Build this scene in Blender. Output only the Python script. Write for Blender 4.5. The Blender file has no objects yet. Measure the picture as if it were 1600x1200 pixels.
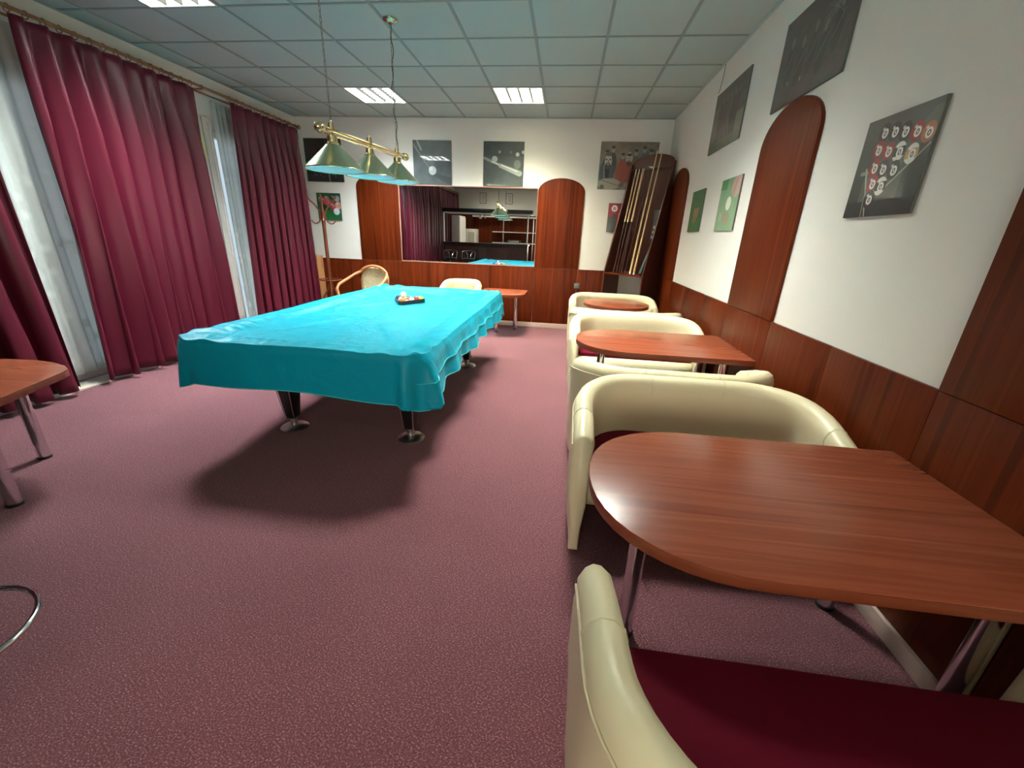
import bpy, bmesh, math, random
import numpy as np
from mathutils import Vector, Matrix
random.seed(7); rng = np.random.RandomState(7)
PI = math.pi
C = bpy.context.scene.collection
scn = bpy.context.scene

# ------------------------------------------------------------------ camera, world, light, exposure
cam_d = bpy.data.cameras.new('camera'); cam = bpy.data.objects.new('camera', cam_d); C.objects.link(cam)
cam_d.sensor_width = 36; cam_d.lens = 36*636.18/1600; cam_d.clip_start = 0.02
_r = Vector((0.99134943, 0.12598197, 0.03680826)); _u = Vector((-0.07733254, 0.33407154, 0.93936994)); _f = Vector((-0.10604708, 0.93409033, -0.34092414))
cam.matrix_world = Matrix(((_r.x, _u.x, -_f.x, 0), (_r.y, _u.y, -_f.y, 0), (_r.z, _u.z, -_f.z, 1.402), (0, 0, 0, 1)))
scn.camera = cam
scn.view_settings.view_transform = 'Standard'; scn.view_settings.look = 'None'
scn.view_settings.gamma = 1; scn.view_settings.use_curve_mapping = False
scn.view_settings.exposure = 1.85
LAMP = 75.0            # radiance of a ceiling light diffuser
w = bpy.data.worlds.new('world'); scn.world = w; w.use_nodes = True
w.node_tree.nodes['Background'].inputs[0].default_value = (0.62, 0.74, 0.85, 1)
w.node_tree.nodes['Background'].inputs[1].default_value = .28

# room dimensions (metres)
XR, XL, YB, YF, H, ZW = 1.346, -4.25, 6.704, -2.80, 2.988, 0.95
GX, GY = 0.807, 6.033

# ------------------------------------------------------------------ materials
def mat(name, col=(.5,.5,.5), rough=.5, metal=0, **kw):
    m = bpy.data.materials.new(name); m.use_nodes = True
    b = m.node_tree.nodes['Principled BSDF']
    b.inputs['Base Color'].default_value = (*col, 1); b.inputs['Roughness'].default_value = rough
    b.inputs['Metallic'].default_value = metal
    for k, v in kw.items():
        b.inputs[k.replace('_', ' ')].default_value = v
    return m
def N(m, t, **kw):
    n = m.node_tree.nodes.new(t)
    for k, v in kw.items(): setattr(n, k, v)
    return n
def L(m, a, b): m.node_tree.links.new(a, b)
def bsdf(m): return m.node_tree.nodes['Principled BSDF']
def noise_col(m, cols, scale=(1,1,1), nscale=5, detail=4, pos=(.3,.7), bump=0, dist=.01, distort=0, rough=.5):
    tc = N(m, 'ShaderNodeTexCoord'); mp = N(m, 'ShaderNodeMapping'); mp.inputs['Scale'].default_value = scale
    nz = N(m, 'ShaderNodeTexNoise'); nz.inputs['Scale'].default_value = nscale; nz.inputs['Detail'].default_value = detail
    nz.inputs['Distortion'].default_value = distort; nz.inputs['Roughness'].default_value = rough
    cr = N(m, 'ShaderNodeValToRGB')
    L(m, tc.outputs['Object'], mp.inputs[0]); L(m, mp.outputs[0], nz.inputs['Vector']); L(m, nz.outputs['Fac'], cr.inputs[0])
    el = cr.color_ramp.elements; n = len(cols)
    while len(el) < n: el.new(.5)
    for i in range(n):
        el[i].position = pos[0] + (pos[1]-pos[0])*i/(n-1); el[i].color = (*cols[i], 1)
    L(m, cr.outputs[0], bsdf(m).inputs['Base Color'])
    if bump:
        bp = N(m, 'ShaderNodeBump'); bp.inputs['Strength'].default_value = bump; bp.inputs['Distance'].default_value = dist
        L(m, nz.outputs['Fac'], bp.inputs['Height']); L(m, bp.outputs[0], bsdf(m).inputs['Normal'])
    return nz, mp
def bump_noise(m, scale, strength, dist=.002, detail=3):
    tc = N(m, 'ShaderNodeTexCoord'); nz = N(m, 'ShaderNodeTexNoise'); nz.inputs['Scale'].default_value = scale; nz.inputs['Detail'].default_value = detail
    bp = N(m, 'ShaderNodeBump'); bp.inputs['Strength'].default_value = strength; bp.inputs['Distance'].default_value = dist
    L(m, tc.outputs['Object'], nz.inputs['Vector']); L(m, nz.outputs['Fac'], bp.inputs['Height']); L(m, bp.outputs[0], bsdf(m).inputs['Normal'])
def wood(name, cols, grain, rough=.35, nscale=6, pos=(.3,.7), coat=0.0):
    m = mat(name, cols[0], rough); s = {'x': (.35, 9, 9), 'y': (9, .35, 9), 'z': (9, 9, .35)}[grain]
    noise_col(m, cols, s, nscale, 5, pos, distort=.4)
    bsdf(m).inputs['Coat Weight'].default_value = coat; bsdf(m).inputs['Coat Roughness'].default_value = .25
    return m
M = {}
M['wall'] = mat('wall_paint', (.76, .745, .69), .85); bump_noise(M['wall'], 140, .25, .002)
M['ceil'] = mat('ceiling_tile', (.40, .52, .50), .9); bump_noise(M['ceil'], 90, .4, .003)
M['tee'] = mat('ceiling_bar', (.24, .31, .30), .6)
M['wain'] = wood('mahogany_panel', [(.066, .0085, .0018), (.118, .019, .0036), (.090, .0125, .0026), (.142, .024, .005)], 'z', .38, 1.5, (.36, .64)); bsdf(M['wain']).inputs['Specular IOR Level'].default_value = .14
M['wain_dark'] = wood('dark_mahogany_panel', [(.060, .016, .009), (.095, .026, .014)], 'z', .4)
M['top'] = wood('mahogany_tabletop', [(.21, .044, .020), (.30, .074, .034), (.25, .058, .026), (.34, .092, .044)], 'x', .27, 2.2, (.28, .72))
M['edge'] = wood('tabletop_edge', [(.17, .036, .014), (.22, .050, .020)], 'x', .4)
M['lightwood'] = wood('light_wood', [(.42, .19, .075), (.52, .26, .11)], 'z', .45)
M['rodwood'] = wood('rod_wood', [(.20, .085, .030), (.30, .14, .05)], 'y', .4)
M['bentwood'] = wood('bentwood', [(.11, .024, .009), (.17, .042, .015)], 'z', .3)
M['beech'] = wood('varnished_beech', [(.42, .155, .06), (.55, .22, .09)], 'x', .3)
M['chrome'] = mat('chrome', (.75, .75, .77), .12, 1)
M['steel'] = mat('brushed_steel', (.55, .54, .53), .32, 1)
M['brass'] = mat('polished_brass', (.80, .71, .42), .13, 1)
M['brass2'] = mat('satin_brass', (.56, .60, .40), .24, 1)
M['black'] = mat('black_plastic', (.012, .012, .013), .35)
M['blackpaint'] = mat('black_lacquer', (.01, .009, .009), .3)
M['leather'] = mat('cream_leatherette', (.80, .72, .47), .36); bump_noise(M['leather'], 260, .12, .001)
M['piping'] = mat('cream_piping', (.72, .64, .44), .4)
M['seat'] = mat('burgundy_seat', (.125, .003, .014), .8, Specular_IOR_Level=.12); bump_noise(M['seat'], 500, .2, .001)
M['trim'] = mat('pale_skirting', (.56, .43, .37), .5)
M['white'] = mat('white_paint', (.70, .69, .65), .45)
M['doorwhite'] = mat('door_paint', (.62, .60, .56), .5)
M['mirror'] = mat('mirror_glass', (.90, .91, .90), .0, 1)
M['mframe'] = mat('mirror_frame', (.42, .20, .14), .35)
M['glass'] = mat('window_glass', (.9, .95, .95), .02, 0, Transmission_Weight=1.0, IOR=1.02)
M['lampin'] = mat('shade_inside', (.95, .96, .95), .35)
M['cord'] = mat('dark_cord', (.02, .02, .018), .6)
M['chain'] = mat('chain_metal', (.30, .29, .22), .3, 1)
M['sticker'] = mat('yellow_sticker', (.80, .76, .36), .6)
M['printink'] = mat('dark_ink', (.04, .04, .04), .6)
M['threshold'] = mat('pale_threshold', (.60, .52, .44), .5)
M['teal'] = mat('teal_cue_pouch', (.008, .022, .024), .45)
M['maple'] = mat('maple', (.72, .52, .27), .3)
M['cuebutt'] = mat('dark_cue_butt', (.045, .013, .009), .25)
M['ivory'] = mat('ivory_ferrule', (.8, .78, .7), .4)
M['greybox'] = mat('grey_socket', (.16, .16, .15), .5)
M['paper'] = mat('paper', (.78, .76, .70), .7)
M['greyfoam'] = mat('dark_grey', (.06, .065, .06), .6)
# carpet: mauve burgundy loop pile with pale flecks
m = M['carpet'] = mat('carpet', (.2, .06, .08), .95, Sheen_Weight=.15)
tc = N(m, 'ShaderNodeTexCoord'); vo = N(m, 'ShaderNodeTexVoronoi'); vo.inputs['Scale'].default_value = 210
mp = N(m, 'ShaderNodeMapping'); mp.inputs['Rotation'].default_value = (0, 0, .6); mp.inputs['Scale'].default_value = (1, 1.5, 1)
L(m, tc.outputs['Object'], mp.inputs[0]); L(m, mp.outputs[0], vo.inputs['Vector'])
nz = N(m, 'ShaderNodeTexNoise'); nz.inputs['Scale'].default_value = 150; nz.inputs['Detail'].default_value = 5; L(m, mp.outputs[0], nz.inputs['Vector'])
n2 = N(m, 'ShaderNodeTexNoise'); n2.inputs['Scale'].default_value = 1.1; n2.inputs['Detail'].default_value = 3; L(m, tc.outputs['Object'], n2.inputs['Vector'])
cr = N(m, 'ShaderNodeValToRGB'); e = cr.color_ramp.elements
e[0].position = .34; e[0].color = (.095, .025, .036, 1); e[1].position = .70; e[1].color = (.42, .195, .22, 1)
x = e.new(.54); x.color = (.172, .048, .064, 1)
L(m, nz.outputs['Fac'], cr.inputs[0])
mx = N(m, 'ShaderNodeMix', data_type='RGBA', blend_type='MULTIPLY'); mx.inputs[0].default_value = 1
mr = N(m, 'ShaderNodeMapRange'); mr.inputs[1].default_value = .3; mr.inputs[2].default_value = .7; mr.inputs[3].default_value = .88; mr.inputs[4].default_value = 1.1
L(m, n2.outputs['Fac'], mr.inputs[0]); L(m, cr.outputs[0], mx.inputs[6]); L(m, mr.outputs[0], mx.inputs[7]); L(m, mx.outputs[2], bsdf(m).inputs['Base Color'])
bp = N(m, 'ShaderNodeBump'); bp.inputs['Strength'].default_value = .7; bp.inputs['Distance'].default_value = .004
L(m, vo.outputs['Distance'], bp.inputs['Height']); L(m, bp.outputs[0], bsdf(m).inputs['Normal'])
# satin curtains
m = M['curtain'] = mat('burgundy_satin', (.10, .0055, .019), .40, Sheen_Weight=.08, Sheen_Roughness=.4)
bsdf(m).inputs['Sheen Tint'].default_value = (.7, .15, .28, 1); bsdf(m).inputs['Anisotropic'].default_value = .4
bump_noise(m, 300, .15, .001)
# net curtain
m = M['lace'] = mat('net_curtain', (.82, .83, .78), .7, Transmission_Weight=0.0)
tr = N(m, 'ShaderNodeBsdfTranslucent'); tr.inputs[0].default_value = (.85, .88, .85, 1)
tp = N(m, 'ShaderNodeBsdfTransparent'); ms = N(m, 'ShaderNodeMixShader'); ms2 = N(m, 'ShaderNodeMixShader')
tc = N(m, 'ShaderNodeTexCoord'); vo = N(m, 'ShaderNodeTexVoronoi'); vo.inputs['Scale'].default_value = 7
L(m, tc.outputs['Object'], vo.inputs['Vector'])
mr = N(m, 'ShaderNodeMapRange'); mr.inputs[1].default_value = .1; mr.inputs[2].default_value = .35; mr.inputs[3].default_value = .02; mr.inputs[4].default_value = .22
L(m, vo.outputs['Distance'], mr.inputs[0])
ms.inputs[0].default_value = .45
L(m, bsdf(m).outputs[0], ms.inputs[1]); L(m, tr.outputs[0], ms.inputs[2]); L(m, ms.outputs[0], ms2.inputs[1]); L(m, tp.outputs[0], ms2.inputs[2]); L(m, mr.outputs[0], ms2.inputs[0])
L(m, ms2.outputs[0], m.node_tree.nodes['Material Output'].inputs[0])
# pool table cover
m = M['cover'] = mat('turquoise_cover', (.0, .285, .40), .42, Specular_IOR_Level=.2)
tc = N(m, 'ShaderNodeTexCoord'); nz = N(m, 'ShaderNodeTexNoise'); nz.inputs['Scale'].default_value = 3.2; nz.inputs['Detail'].default_value = 3; nz.inputs['Distortion'].default_value = 1.6
bp = N(m, 'ShaderNodeBump'); bp.inputs['Strength'].default_value = .6; bp.inputs['Distance'].default_value = .035
L(m, tc.outputs['Object'], nz.inputs['Vector']); L(m, nz.outputs['Fac'], bp.inputs['Height']); L(m, bp.outputs[0], bsdf(m).inputs['Normal'])
M['coverhem'] = mat('cover_hem', (.03, .48, .52), .5)
# patterned upholstery
m = M['pattern'] = mat('patterned_upholstery', (.5, .42, .25), .8)
noise_col(m, [(.25, .22, .12), (.62, .52, .32), (.38, .33, .20), (.66, .58, .40)], (1, 1, 1), 38, 2, (.38, .62), distort=2.5)
def emis(name, col, s, louv=True):
    m = bpy.data.materials.new(name); m.use_nodes = True; nt = m.node_tree; nt.nodes.clear()
    e = nt.nodes.new('ShaderNodeEmission'); e.inputs[0].default_value = (*col, 1); e.inputs[1].default_value = s
    o = nt.nodes.new('ShaderNodeOutputMaterial'); 
    if not louv: nt.links.new(e.outputs[0], o.inputs[0]); return m
    # louvred fixture: light leaves mostly downwards, angular falloff of the luminaire (same for every ray)
    g_ = nt.nodes.new('ShaderNodeNewGeometry'); d_ = nt.nodes.new('ShaderNodeVectorMath'); d_.operation = 'DOT_PRODUCT'
    r_ = nt.nodes.new('ShaderNodeMapRange'); r_.interpolation_type = 'SMOOTHSTEP'; r_.inputs[1].default_value = .40; r_.inputs[2].default_value = .92; r_.inputs[3].default_value = s*.035; r_.inputs[4].default_value = s
    nt.links.new(g_.outputs['Normal'], d_.inputs[0]); nt.links.new(g_.outputs['Incoming'], d_.inputs[1]); nt.links.new(d_.outputs['Value'], r_.inputs[0]); nt.links.new(r_.outputs[0], e.inputs[1])
    nt.links.new(e.outputs[0], o.inputs[0]); return m
M['lightcool'] = emis('cool_light', (.90, 1.0, .98), LAMP)
M['lightwarm'] = emis('warm_light', (1.0, .97, .72), LAMP)
M['lightneutral'] = emis('neutral_light', (.96, 1.0, .90), LAMP)
M['lightbar'] = emis('bar_light', (1.0, .92, .75), LAMP*.2, False)
M['lightrear'] = emis('rear_light', (1.0, .96, .84), LAMP*.08, False)

M['louvremetal'] = mat('louvre_metal', (.014, .014, .012), .9, Specular_IOR_Level=0.0)
M['hallglass'] = emis('lit_frosted_glass', (1.0, .93, .78), 4.4, False)  # glow of the added, unseen door; fill light from the camera side

# ------------------------------------------------------------------ mesh helpers
class MB:
    def __init__(s): s.v = []; s.f = []; s.mi = []
    def add(s, vs, fs, mi=0):
        o = len(s.v); s.v += [tuple(v) for v in vs]; s.f += [[i+o for i in f] for f in fs]; s.mi += [mi]*len(fs); return s
    def box(s, x0, x1, y0, y1, z0, z1, mi=0):
        return s.add([(x, y, z) for z in (z0, z1) for y in (y0, y1) for x in (x0, x1)],
                     [(0,2,3,1), (4,5,7,6), (0,1,5,4), (2,6,7,3), (0,4,6,2), (1,3,7,5)], mi)
    def prism(s, pts, a, b, axis='z', mi=0, taper=0):
        n = len(pts); mk = {'z': lambda p, t: (p[0], p[1], t), 'y': lambda p, t: (p[0], t, p[1]), 'x': lambda p, t: (t, p[0], p[1])}[axis]
        vs = [mk(p, a) for p in pts] + [mk(p, b) for p in pts]
        return s.add(vs, [list(range(n))[::-1], list(range(n, 2*n))] + [(i, (i+1) % n, (i+1) % n+n, i+n) for i in range(n)], mi)
    def tube(s, pts, r, n=10, closed=False, mi=0, caps=True):
        P = [Vector(p) for p in pts]; k = len(P); R = r if hasattr(r, '__len__') else [r]*k
        T = []
        for i in range(k):
            a = P[(i-1) % k] if closed or i > 0 else P[i]; b = P[(i+1) % k] if closed or i < k-1 else P[i]
            T.append((b-a).normalized())
        up = Vector((0, 0, 1)) if abs(T[0].z) < .9 else Vector((1, 0, 0))
        nrm = (up - T[0]*up.dot(T[0])).normalized(); vs = []
        for i in range(k):
            nrm = (nrm - T[i]*nrm.dot(T[i])).normalized(); bi = T[i].cross(nrm)
            for j in range(n):
                a = 2*PI*j/n; vs.append(P[i] + (nrm*math.cos(a) + bi*math.sin(a))*R[i])
        fs = []
        for i in range(k if closed else k-1):
            for j in range(n):
                a = i*n+j; b = i*n+(j+1) % n; c = ((i+1) % k)*n+(j+1) % n; d = ((i+1) % k)*n+j; fs.append((a, b, c, d))
        if not closed and caps: fs += [list(range(n))[::-1], [(k-1)*n+j for j in range(n)]]
        return s.add(vs, fs, mi)
    def lathe(s, prof, c=(0, 0, 0), n=32, mi=0, axis='z', caps=True):
        vs = []
        for r, h in prof:
            for j in range(n):
                a = 2*PI*j/n; x, y = r*math.cos(a), r*math.sin(a)
                vs.append({'z': (c[0]+x, c[1]+y, c[2]+h), 'y': (c[0]+x, c[1]+h, c[2]+y), 'x': (c[0]+h, c[1]+x, c[2]+y)}[axis])
        fs = [(i*n+j, i*n+(j+1) % n, (i+1)*n+(j+1) % n, (i+1)*n+j) for i in range(len(prof)-1) for j in range(n)]
        if caps:
            if prof[0][0] > 1e-5: fs.append(list(range(n))[::-1])
            if prof[-1][0] > 1e-5: fs.append([(len(prof)-1)*n+j for j in range(n)])
        return s.add(vs, fs, mi)
    def grid(s, V, closeu=False, mi=0):
        nu, nv = len(V), len(V[0]); vs = [p for row in V for p in row]; fs = []
        for i in range(nu if closeu else nu-1):
            for j in range(nv-1):
                fs.append((i*nv+j, ((i+1) % nu)*nv+j, ((i+1) % nu)*nv+j+1, i*nv+j+1))
        return s.add(vs, fs, mi)
    def build(s, name, mats, parent=None, loc=None, rot=None, smooth=True, bevel=0, sub=0, solid=0, fix=True, ang=40):
        me = bpy.data.meshes.new(name); me.from_pydata(s.v, [], s.f); 
        for m_ in (mats if isinstance(mats, list) else [mats]): me.materials.append(m_)
        me.polygons.foreach_set('material_index', s.mi)
        bm = bmesh.new(); bm.from_mesh(me)
        bmesh.ops.remove_doubles(bm, verts=bm.verts, dist=1e-6)
        if fix: bmesh.ops.recalc_face_normals(bm, faces=bm.faces)
        if bevel:
            ed = [e for e in bm.edges if len(e.link_faces) == 2 and e.calc_face_angle(0) > math.radians(35)]
            if ed: bmesh.ops.bevel(bm, geom=ed, offset=bevel, segments=2, affect='EDGES', profile=.6, clamp_overlap=True)
        if smooth:
            for f in bm.faces: f.smooth = True
            for e in bm.edges:
                if len(e.link_faces) == 2 and e.calc_face_angle(0) > math.radians(ang): e.smooth = False
        bm.to_mesh(me); bm.free()
        o = bpy.data.objects.new(name, me); C.objects.link(o)
        if parent: o.parent = parent
        if loc is not None: o.location = loc
        if rot is not None: o.rotation_euler = rot
        if solid: md = o.modifiers.new('solid', 'SOLIDIFY'); md.thickness = solid; md.offset = 0
        if sub: md = o.modifiers.new('sub', 'SUBSURF'); md.levels = sub; md.render_levels = sub
        return o
def tag(o, label=None, cat=None, group=None, kind=None):
    if label: o['label'] = label
    if cat: o['category'] = cat
    if group: o['group'] = group
    if kind: o['kind'] = kind
    return o
def thing(name, label, cat, loc=(0, 0, 0), rz=0, group=None):
    o = bpy.data.objects.new(name, None); C.objects.link(o); o.empty_display_size = .1
    o.location = loc; o.rotation_euler = (0, 0, rz); return tag(o, label, cat, group)
def struct(o): o['kind'] = 'structure'; return o
def copy_tree(o, parent=None):
    c = o.copy(); C.objects.link(c); c.parent = parent
    for ch in [x for x in bpy.data.objects if x.parent == o]: copy_tree(ch, c)
    return c

# ------------------------------------------------------------------ room shell
struct(MB().box(XL-.3, XR+.3, YF-.3, YB+.3, -.1, 0).build('floor', M['carpet'], smooth=False))
wb = struct(MB().box(XL-.3, XR+.3, YB, YB+.15, 0, H+.1).build('wall_back', M['wall'], smooth=False))
wr = struct(MB().box(XR, XR+.15, YF, YB, 0, H+.1).build('wall_right', M['wall'], smooth=False))
wf = struct(MB().box(XL-.3, XR+.3, YF-.15, YF, 0, H+.1).build('wall_front', M['wall'], smooth=False))
# left wall with three openings (glazed doors/windows behind the curtains)
OPEN = [(-1.6, .6, .0, 2.45), (2.25, 3.75, .0, 2.45), (4.97, 5.75, .0, 2.45)]
lw = MB(); y = YF
for a, b, z0, z1 in OPEN:
    lw.box(XL-.15, XL, y, a, 0, H+.1); lw.box(XL-.15, XL, a, b, z1, H+.1); y = b
lw.box(XL-.15, XL, y, YB, 0, H+.1)
wl = struct(lw.build('wall_left', M['wall'], smooth=False))
for k, (a, b, z0, z1) in enumerate(OPEN):
    f = MB(); t = .07
    f.box(XL-.12, XL-.04, a, a+t, .03, z1); f.box(XL-.12, XL-.04, b-t, b, .03, z1); f.box(XL-.12, XL-.04, a+t, b-t, z1-t, z1); f.box(XL-.12, XL-.04, a+t, b-t, .03, .14)
    n = 2 if b-a > 1 else 1
    if n == 2: f.box(XL-.12, XL-.04, (a+b)/2-.06, (a+b)/2+.06, .14, z1-t)
    o = f.build('door_%d' % (k+1), M['doorwhite'], bevel=.004); struct(o)
    for q in range(n):
        y0 = a+t+q*(b-a)/2 if n == 2 else a+t; y1 = (y0+(b-a)/2-t-.06) if n == 2 else b-t
        if n == 2 and q == 1: y0 = (a+b)/2+.06; y1 = b-t
        MB().box(XL-.085, XL-.079, y0, y1, .14, z1-t).build('pane', M['glass'], o, smooth=False)
        MB().box(XL-.05, XL-.02, y1-.03 if q == 0 else y0+.01, y1-.01 if q == 0 else y0+.03, 1.0, 1.13).build('handle', M['white'], o, bevel=.003)
# white pilaster/door casing visible in the gap between the curtains
cs = MB().box(XL, XL+.035, 4.66, 4.86, 0, 2.55).build('trim_1', M['wall'], bevel=.003); struct(cs)
cs = MB().box(XL, XL+.05, 4.86, 4.985, 0, 2.55).build('trim_2', M['doorwhite'], bevel=.003); struct(cs)
MB().box(XL+.05, XL+.058, 4.935, 4.95, .1, 2.5).build('weather_strip', M['white'], cs)
tag(MB().box(XL+.035, XL+.06, 4.70, 4.76, 1.37, 1.43).box(XL+.06, XL+.066, 4.712, 4.748, 1.385, 1.415).build('light_switch', M['white'], bevel=.002), 'small white switch on the pale strip between the burgundy curtains', 'switch')
# threshold under the glazed doors
struct(MB().box(XL-.04, XL+.16, 2.2, 3.8, 0, .012).build('trim_3', M['threshold']))
# ceiling: slab above, tee bars, lay-in tiles
ceil = struct(MB().box(XL-.15, XR+.15, YF-.15, YB+.15, H+.10, H+.2).build('ceiling', M['ceil'], smooth=False))
LIGHTS = [(-6, 0, 'lightcool', 'square ceiling light over the back left, nearer the curtains'),
          (-3, 0, 'lightwarm', 'yellowish square ceiling light near the back wall, right of the hanging lamps'),
          (-2, 4, 'lightneutral', 'square ceiling light cut by the top edge, nearer the right wall'),
          (-7, 4, 'lightcool', 'square ceiling light cut by the top edge, above the long burgundy curtain'),
          (-6, 12, 'lightbar', 'square ceiling light over the bar, nearer the left wall'),
          (-3, 12, 'lightrear', 'square ceiling light over the bar, nearer the middle of the room')]
lit = {(i, j) for i, j, _, _ in LIGHTS}
tb = MB().box(.012, .588, .012, .588, 0, .018).build('ceiling_tile', M['ceil'], ceil, bevel=.003)
tb.location = (GX, GY-.6, H+.004); tile_me = tb.data; first = True
xs = sorted({GX+.6*i for i in range(-9, 2)}); imin, imax = -9, 1
def add_tile(x0, x1, y0, y1):
    full = abs(x1-x0-.6) < 1e-6 and abs(y1-y0-.6) < 1e-6
    if full:
        o = tb.copy(); C.objects.link(o); o.location = (x0, y0, H+.004)
    else:
        MB().box(x0+.012, x1-.012, y0+.012, y1-.012, H+.004, H+.022).build('ceiling_tile', M['ceil'], ceil, bevel=.003)
for i in range(-9, 1):
    x0, x1 = max(XL, GX+.6*i), min(XR, GX+.6*(i+1))
    if x1-x0 < .05: continue
    for j in range(-1, 16):
        y1, y0 = min(YB, GY-.6*(j-1)-.6+.0), None
        y1 = min(YB, GY-.6*j); y0 = max(YF, GY-.6*(j+1))
        if j == -1: y1, y0 = YB, GY
        if y1-y0 < .05 or (i, j) in lit or (i == 0 and j == 0): continue
        add_tile(x0, x1, y0, y1)
for i in range(-8, 2):
    x = GX+.6*i
    if XL < x < XR-.02: MB().box(x-.012, x+.012, YF, YB, H, H+.03).build('ceiling_bar', M['tee'], ceil, smooth=False)
for j in range(0, 15):
    y = GY-.6*j
    MB().box(XL, XR, y-.0115, y+.0115, H+.0005, H+.0295).build('ceiling_bar', M['tee'], ceil, smooth=False)
for nm, bx in dict(trim_4=(XL, XL+.025, YF, YB), trim_5=(XR-.025, XR, YF, YB), trim_6=(XL+.025, XR-.025, YB-.025, YB)).items():
    struct(MB().box(*bx, H-.004, H+.0).build(nm, M['ceil'], smooth=False))

# ------------------------------------------------------------------ ceiling lights
for i, j, mm, lab in LIGHTS:
    cx, cy = GX+.6*i+.3, GY-.6*j-.3
    t = thing('ceiling_light', lab, 'light', (cx, cy, H), group='square ceiling lights')
    f = MB(); a, b = .288, .272
    f.box(-a, a, -a, -b, -.004, .06); f.box(-a, a, b, a, -.004, .06); f.box(-a, -b, -b, b, -.004, .06); f.box(b, a, -b, b, -.004, .06); f.box(-b, b, -b, b, .052, .06)
    f.build('housing', M['white'], t, smooth=False)
    for k in range(4):
        x0 = -b + k*2*b/4
        MB().box(x0+.008, x0+2*b/4-.008, -b+.002, b-.002, .044, .050).build('diffuser', M[mm], t, smooth=False)
    for k in range(3):
        x0 = -b + (k+1)*2*b/4
        MB().box(x0-.006, x0+.006, -b, b, .0, .051).build('louvre', M['louvremetal'], t, smooth=False)
    for k in range(1, 8):
        MB().box(-b, b, -b+k*2*b/8-.001, -b+k*2*b/8+.001, .022, .043).build('louvre_blade', M['white'], t, smooth=False)

# ------------------------------------------------------------------ wall panelling
def arch(u0, u1, z0, zs, rise, n=20):
    p = [(u0, z0), (u1, z0)]; c = (u0+u1)/2; r = (u1-u0)/2
    for k in range(n+1):
        a = PI*k/n; p.append((c+r*math.cos(a), zs+rise*math.sin(a)))
    return p
def wpan(name, parent, pts, axis, a, b, m='wain'):
    return MB().prism(pts, a, b, axis).build(name, M[m], parent, smooth=True, bevel=.0015)
# lower wainscot in separate boards
g = .0015
xs = [XL, -3.345, -2.655, -1.93, -1.21, -.48, .21, .80, XR]
for a, b in zip(xs, xs[1:]): wpan('panel', wb, [(a+g, .075), (b-g, .075), (b-g, ZW), (a+g, ZW)], 'y', YB-.018, YB)
wpan('arched_panel', wb, arch(-3.34, -2.66, ZW+.003, 2.05, .175), 'y', YB-.018, YB)
wpan('arched_panel', wb, arch(-.478, .211, ZW+.003, 2.05, .18), 'y', YB-.018, YB)
ys = [YF, -2.1, -1.4, -.7, 0.02, .76, 1.508, 2.13, 2.765, 3.508, 4.12, 4.76, 5.41, 6.15, YB-.02]
for a, b in zip(ys, ys[1:]): wpan('panel', wr, [(a+g, .075), (b-g, .075), (b-g, ZW), (a+g, ZW)], 'x', XR-.018, XR)
for a, b in ((.76, 1.506), (2.765, 3.505), (5.41, 6.15)):
    wpan('arched_panel', wr, arch(a, b, ZW+.003, 2.03, .225), 'x', XR-.022, XR)
for a in np.arange(XL, XR-.3, .7):
    wpan('panel', wf, [(a+g, .075), (min(a+.7, XR)-g, .075), (min(a+.7, XR)-g, 2.12), (a+g, 2.12)], 'y', YF, YF+.018)
struct(MB().box(XL, XR, YB-.032, YB, 0, .073).build('baseboard_back', M['trim'], bevel=.003))
struct(MB().box(XR-.032, XR, YF, YB-.033, 0, .073).build('baseboard_right', M['trim'], bevel=.003))
struct(MB().box(XL, XR-.033, YF, YF+.032, 0, .073).build('baseboard_front', M['trim'], bevel=.003))
for a, b, n in ((YF+.04, -1.6, 'baseboard_left'), (.6, 2.2, 'baseboard_left.001'), (3.8, 4.65, 'baseboard_left.002'), (5.76, YB-.04, 'baseboard_left.003')):
    struct(MB().box(XL, XL+.02, a, b, 0, .073).build(n, M['trim'], bevel=.003))

# added double door, unseen behind the camera; glowing panes brighten sofas and cover skirt
hd = MB(); hd.box(-1.0, -.92, YF+.019, YF+.06, 0, 2.18); hd.box(.92, 1.0, YF+.019, YF+.06, 0, 2.18); hd.box(-.92, .92, YF+.019, YF+.06, 2.12, 2.18)
dr = struct(hd.build('door_4', M['doorwhite'], bevel=.003))
for sx in (-1, 1):
    a_, b_ = (min(sx*.01, sx*.92), max(sx*.01, sx*.92))
    lf = MB(); lf.box(a_, b_, YF+.02, YF+.05, .02, .95); lf.box(a_, b_, YF+.02, YF+.05, 2.02, 2.115); lf.box(a_, a_+.10, YF+.02, YF+.05, .95, 2.02); lf.box(b_-.10, b_, YF+.02, YF+.05, .95, 2.02)
    o_ = lf.build('door_leaf', M['doorwhite'], dr, bevel=.003)
    MB().box(a_+.10, b_-.10, YF+.028, YF+.040, .95, 2.02).build('frosted_pane', M['hallglass'], o_, smooth=False)  # pane emits the added fill light, no hall behind it
    MB().tube([(sx*.06, YF+.05, 1.02), (sx*.06, YF+.09, 1.02), (sx*.16, YF+.09, 1.02)], .009, 8).build('handle', M['steel'], o_)

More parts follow.
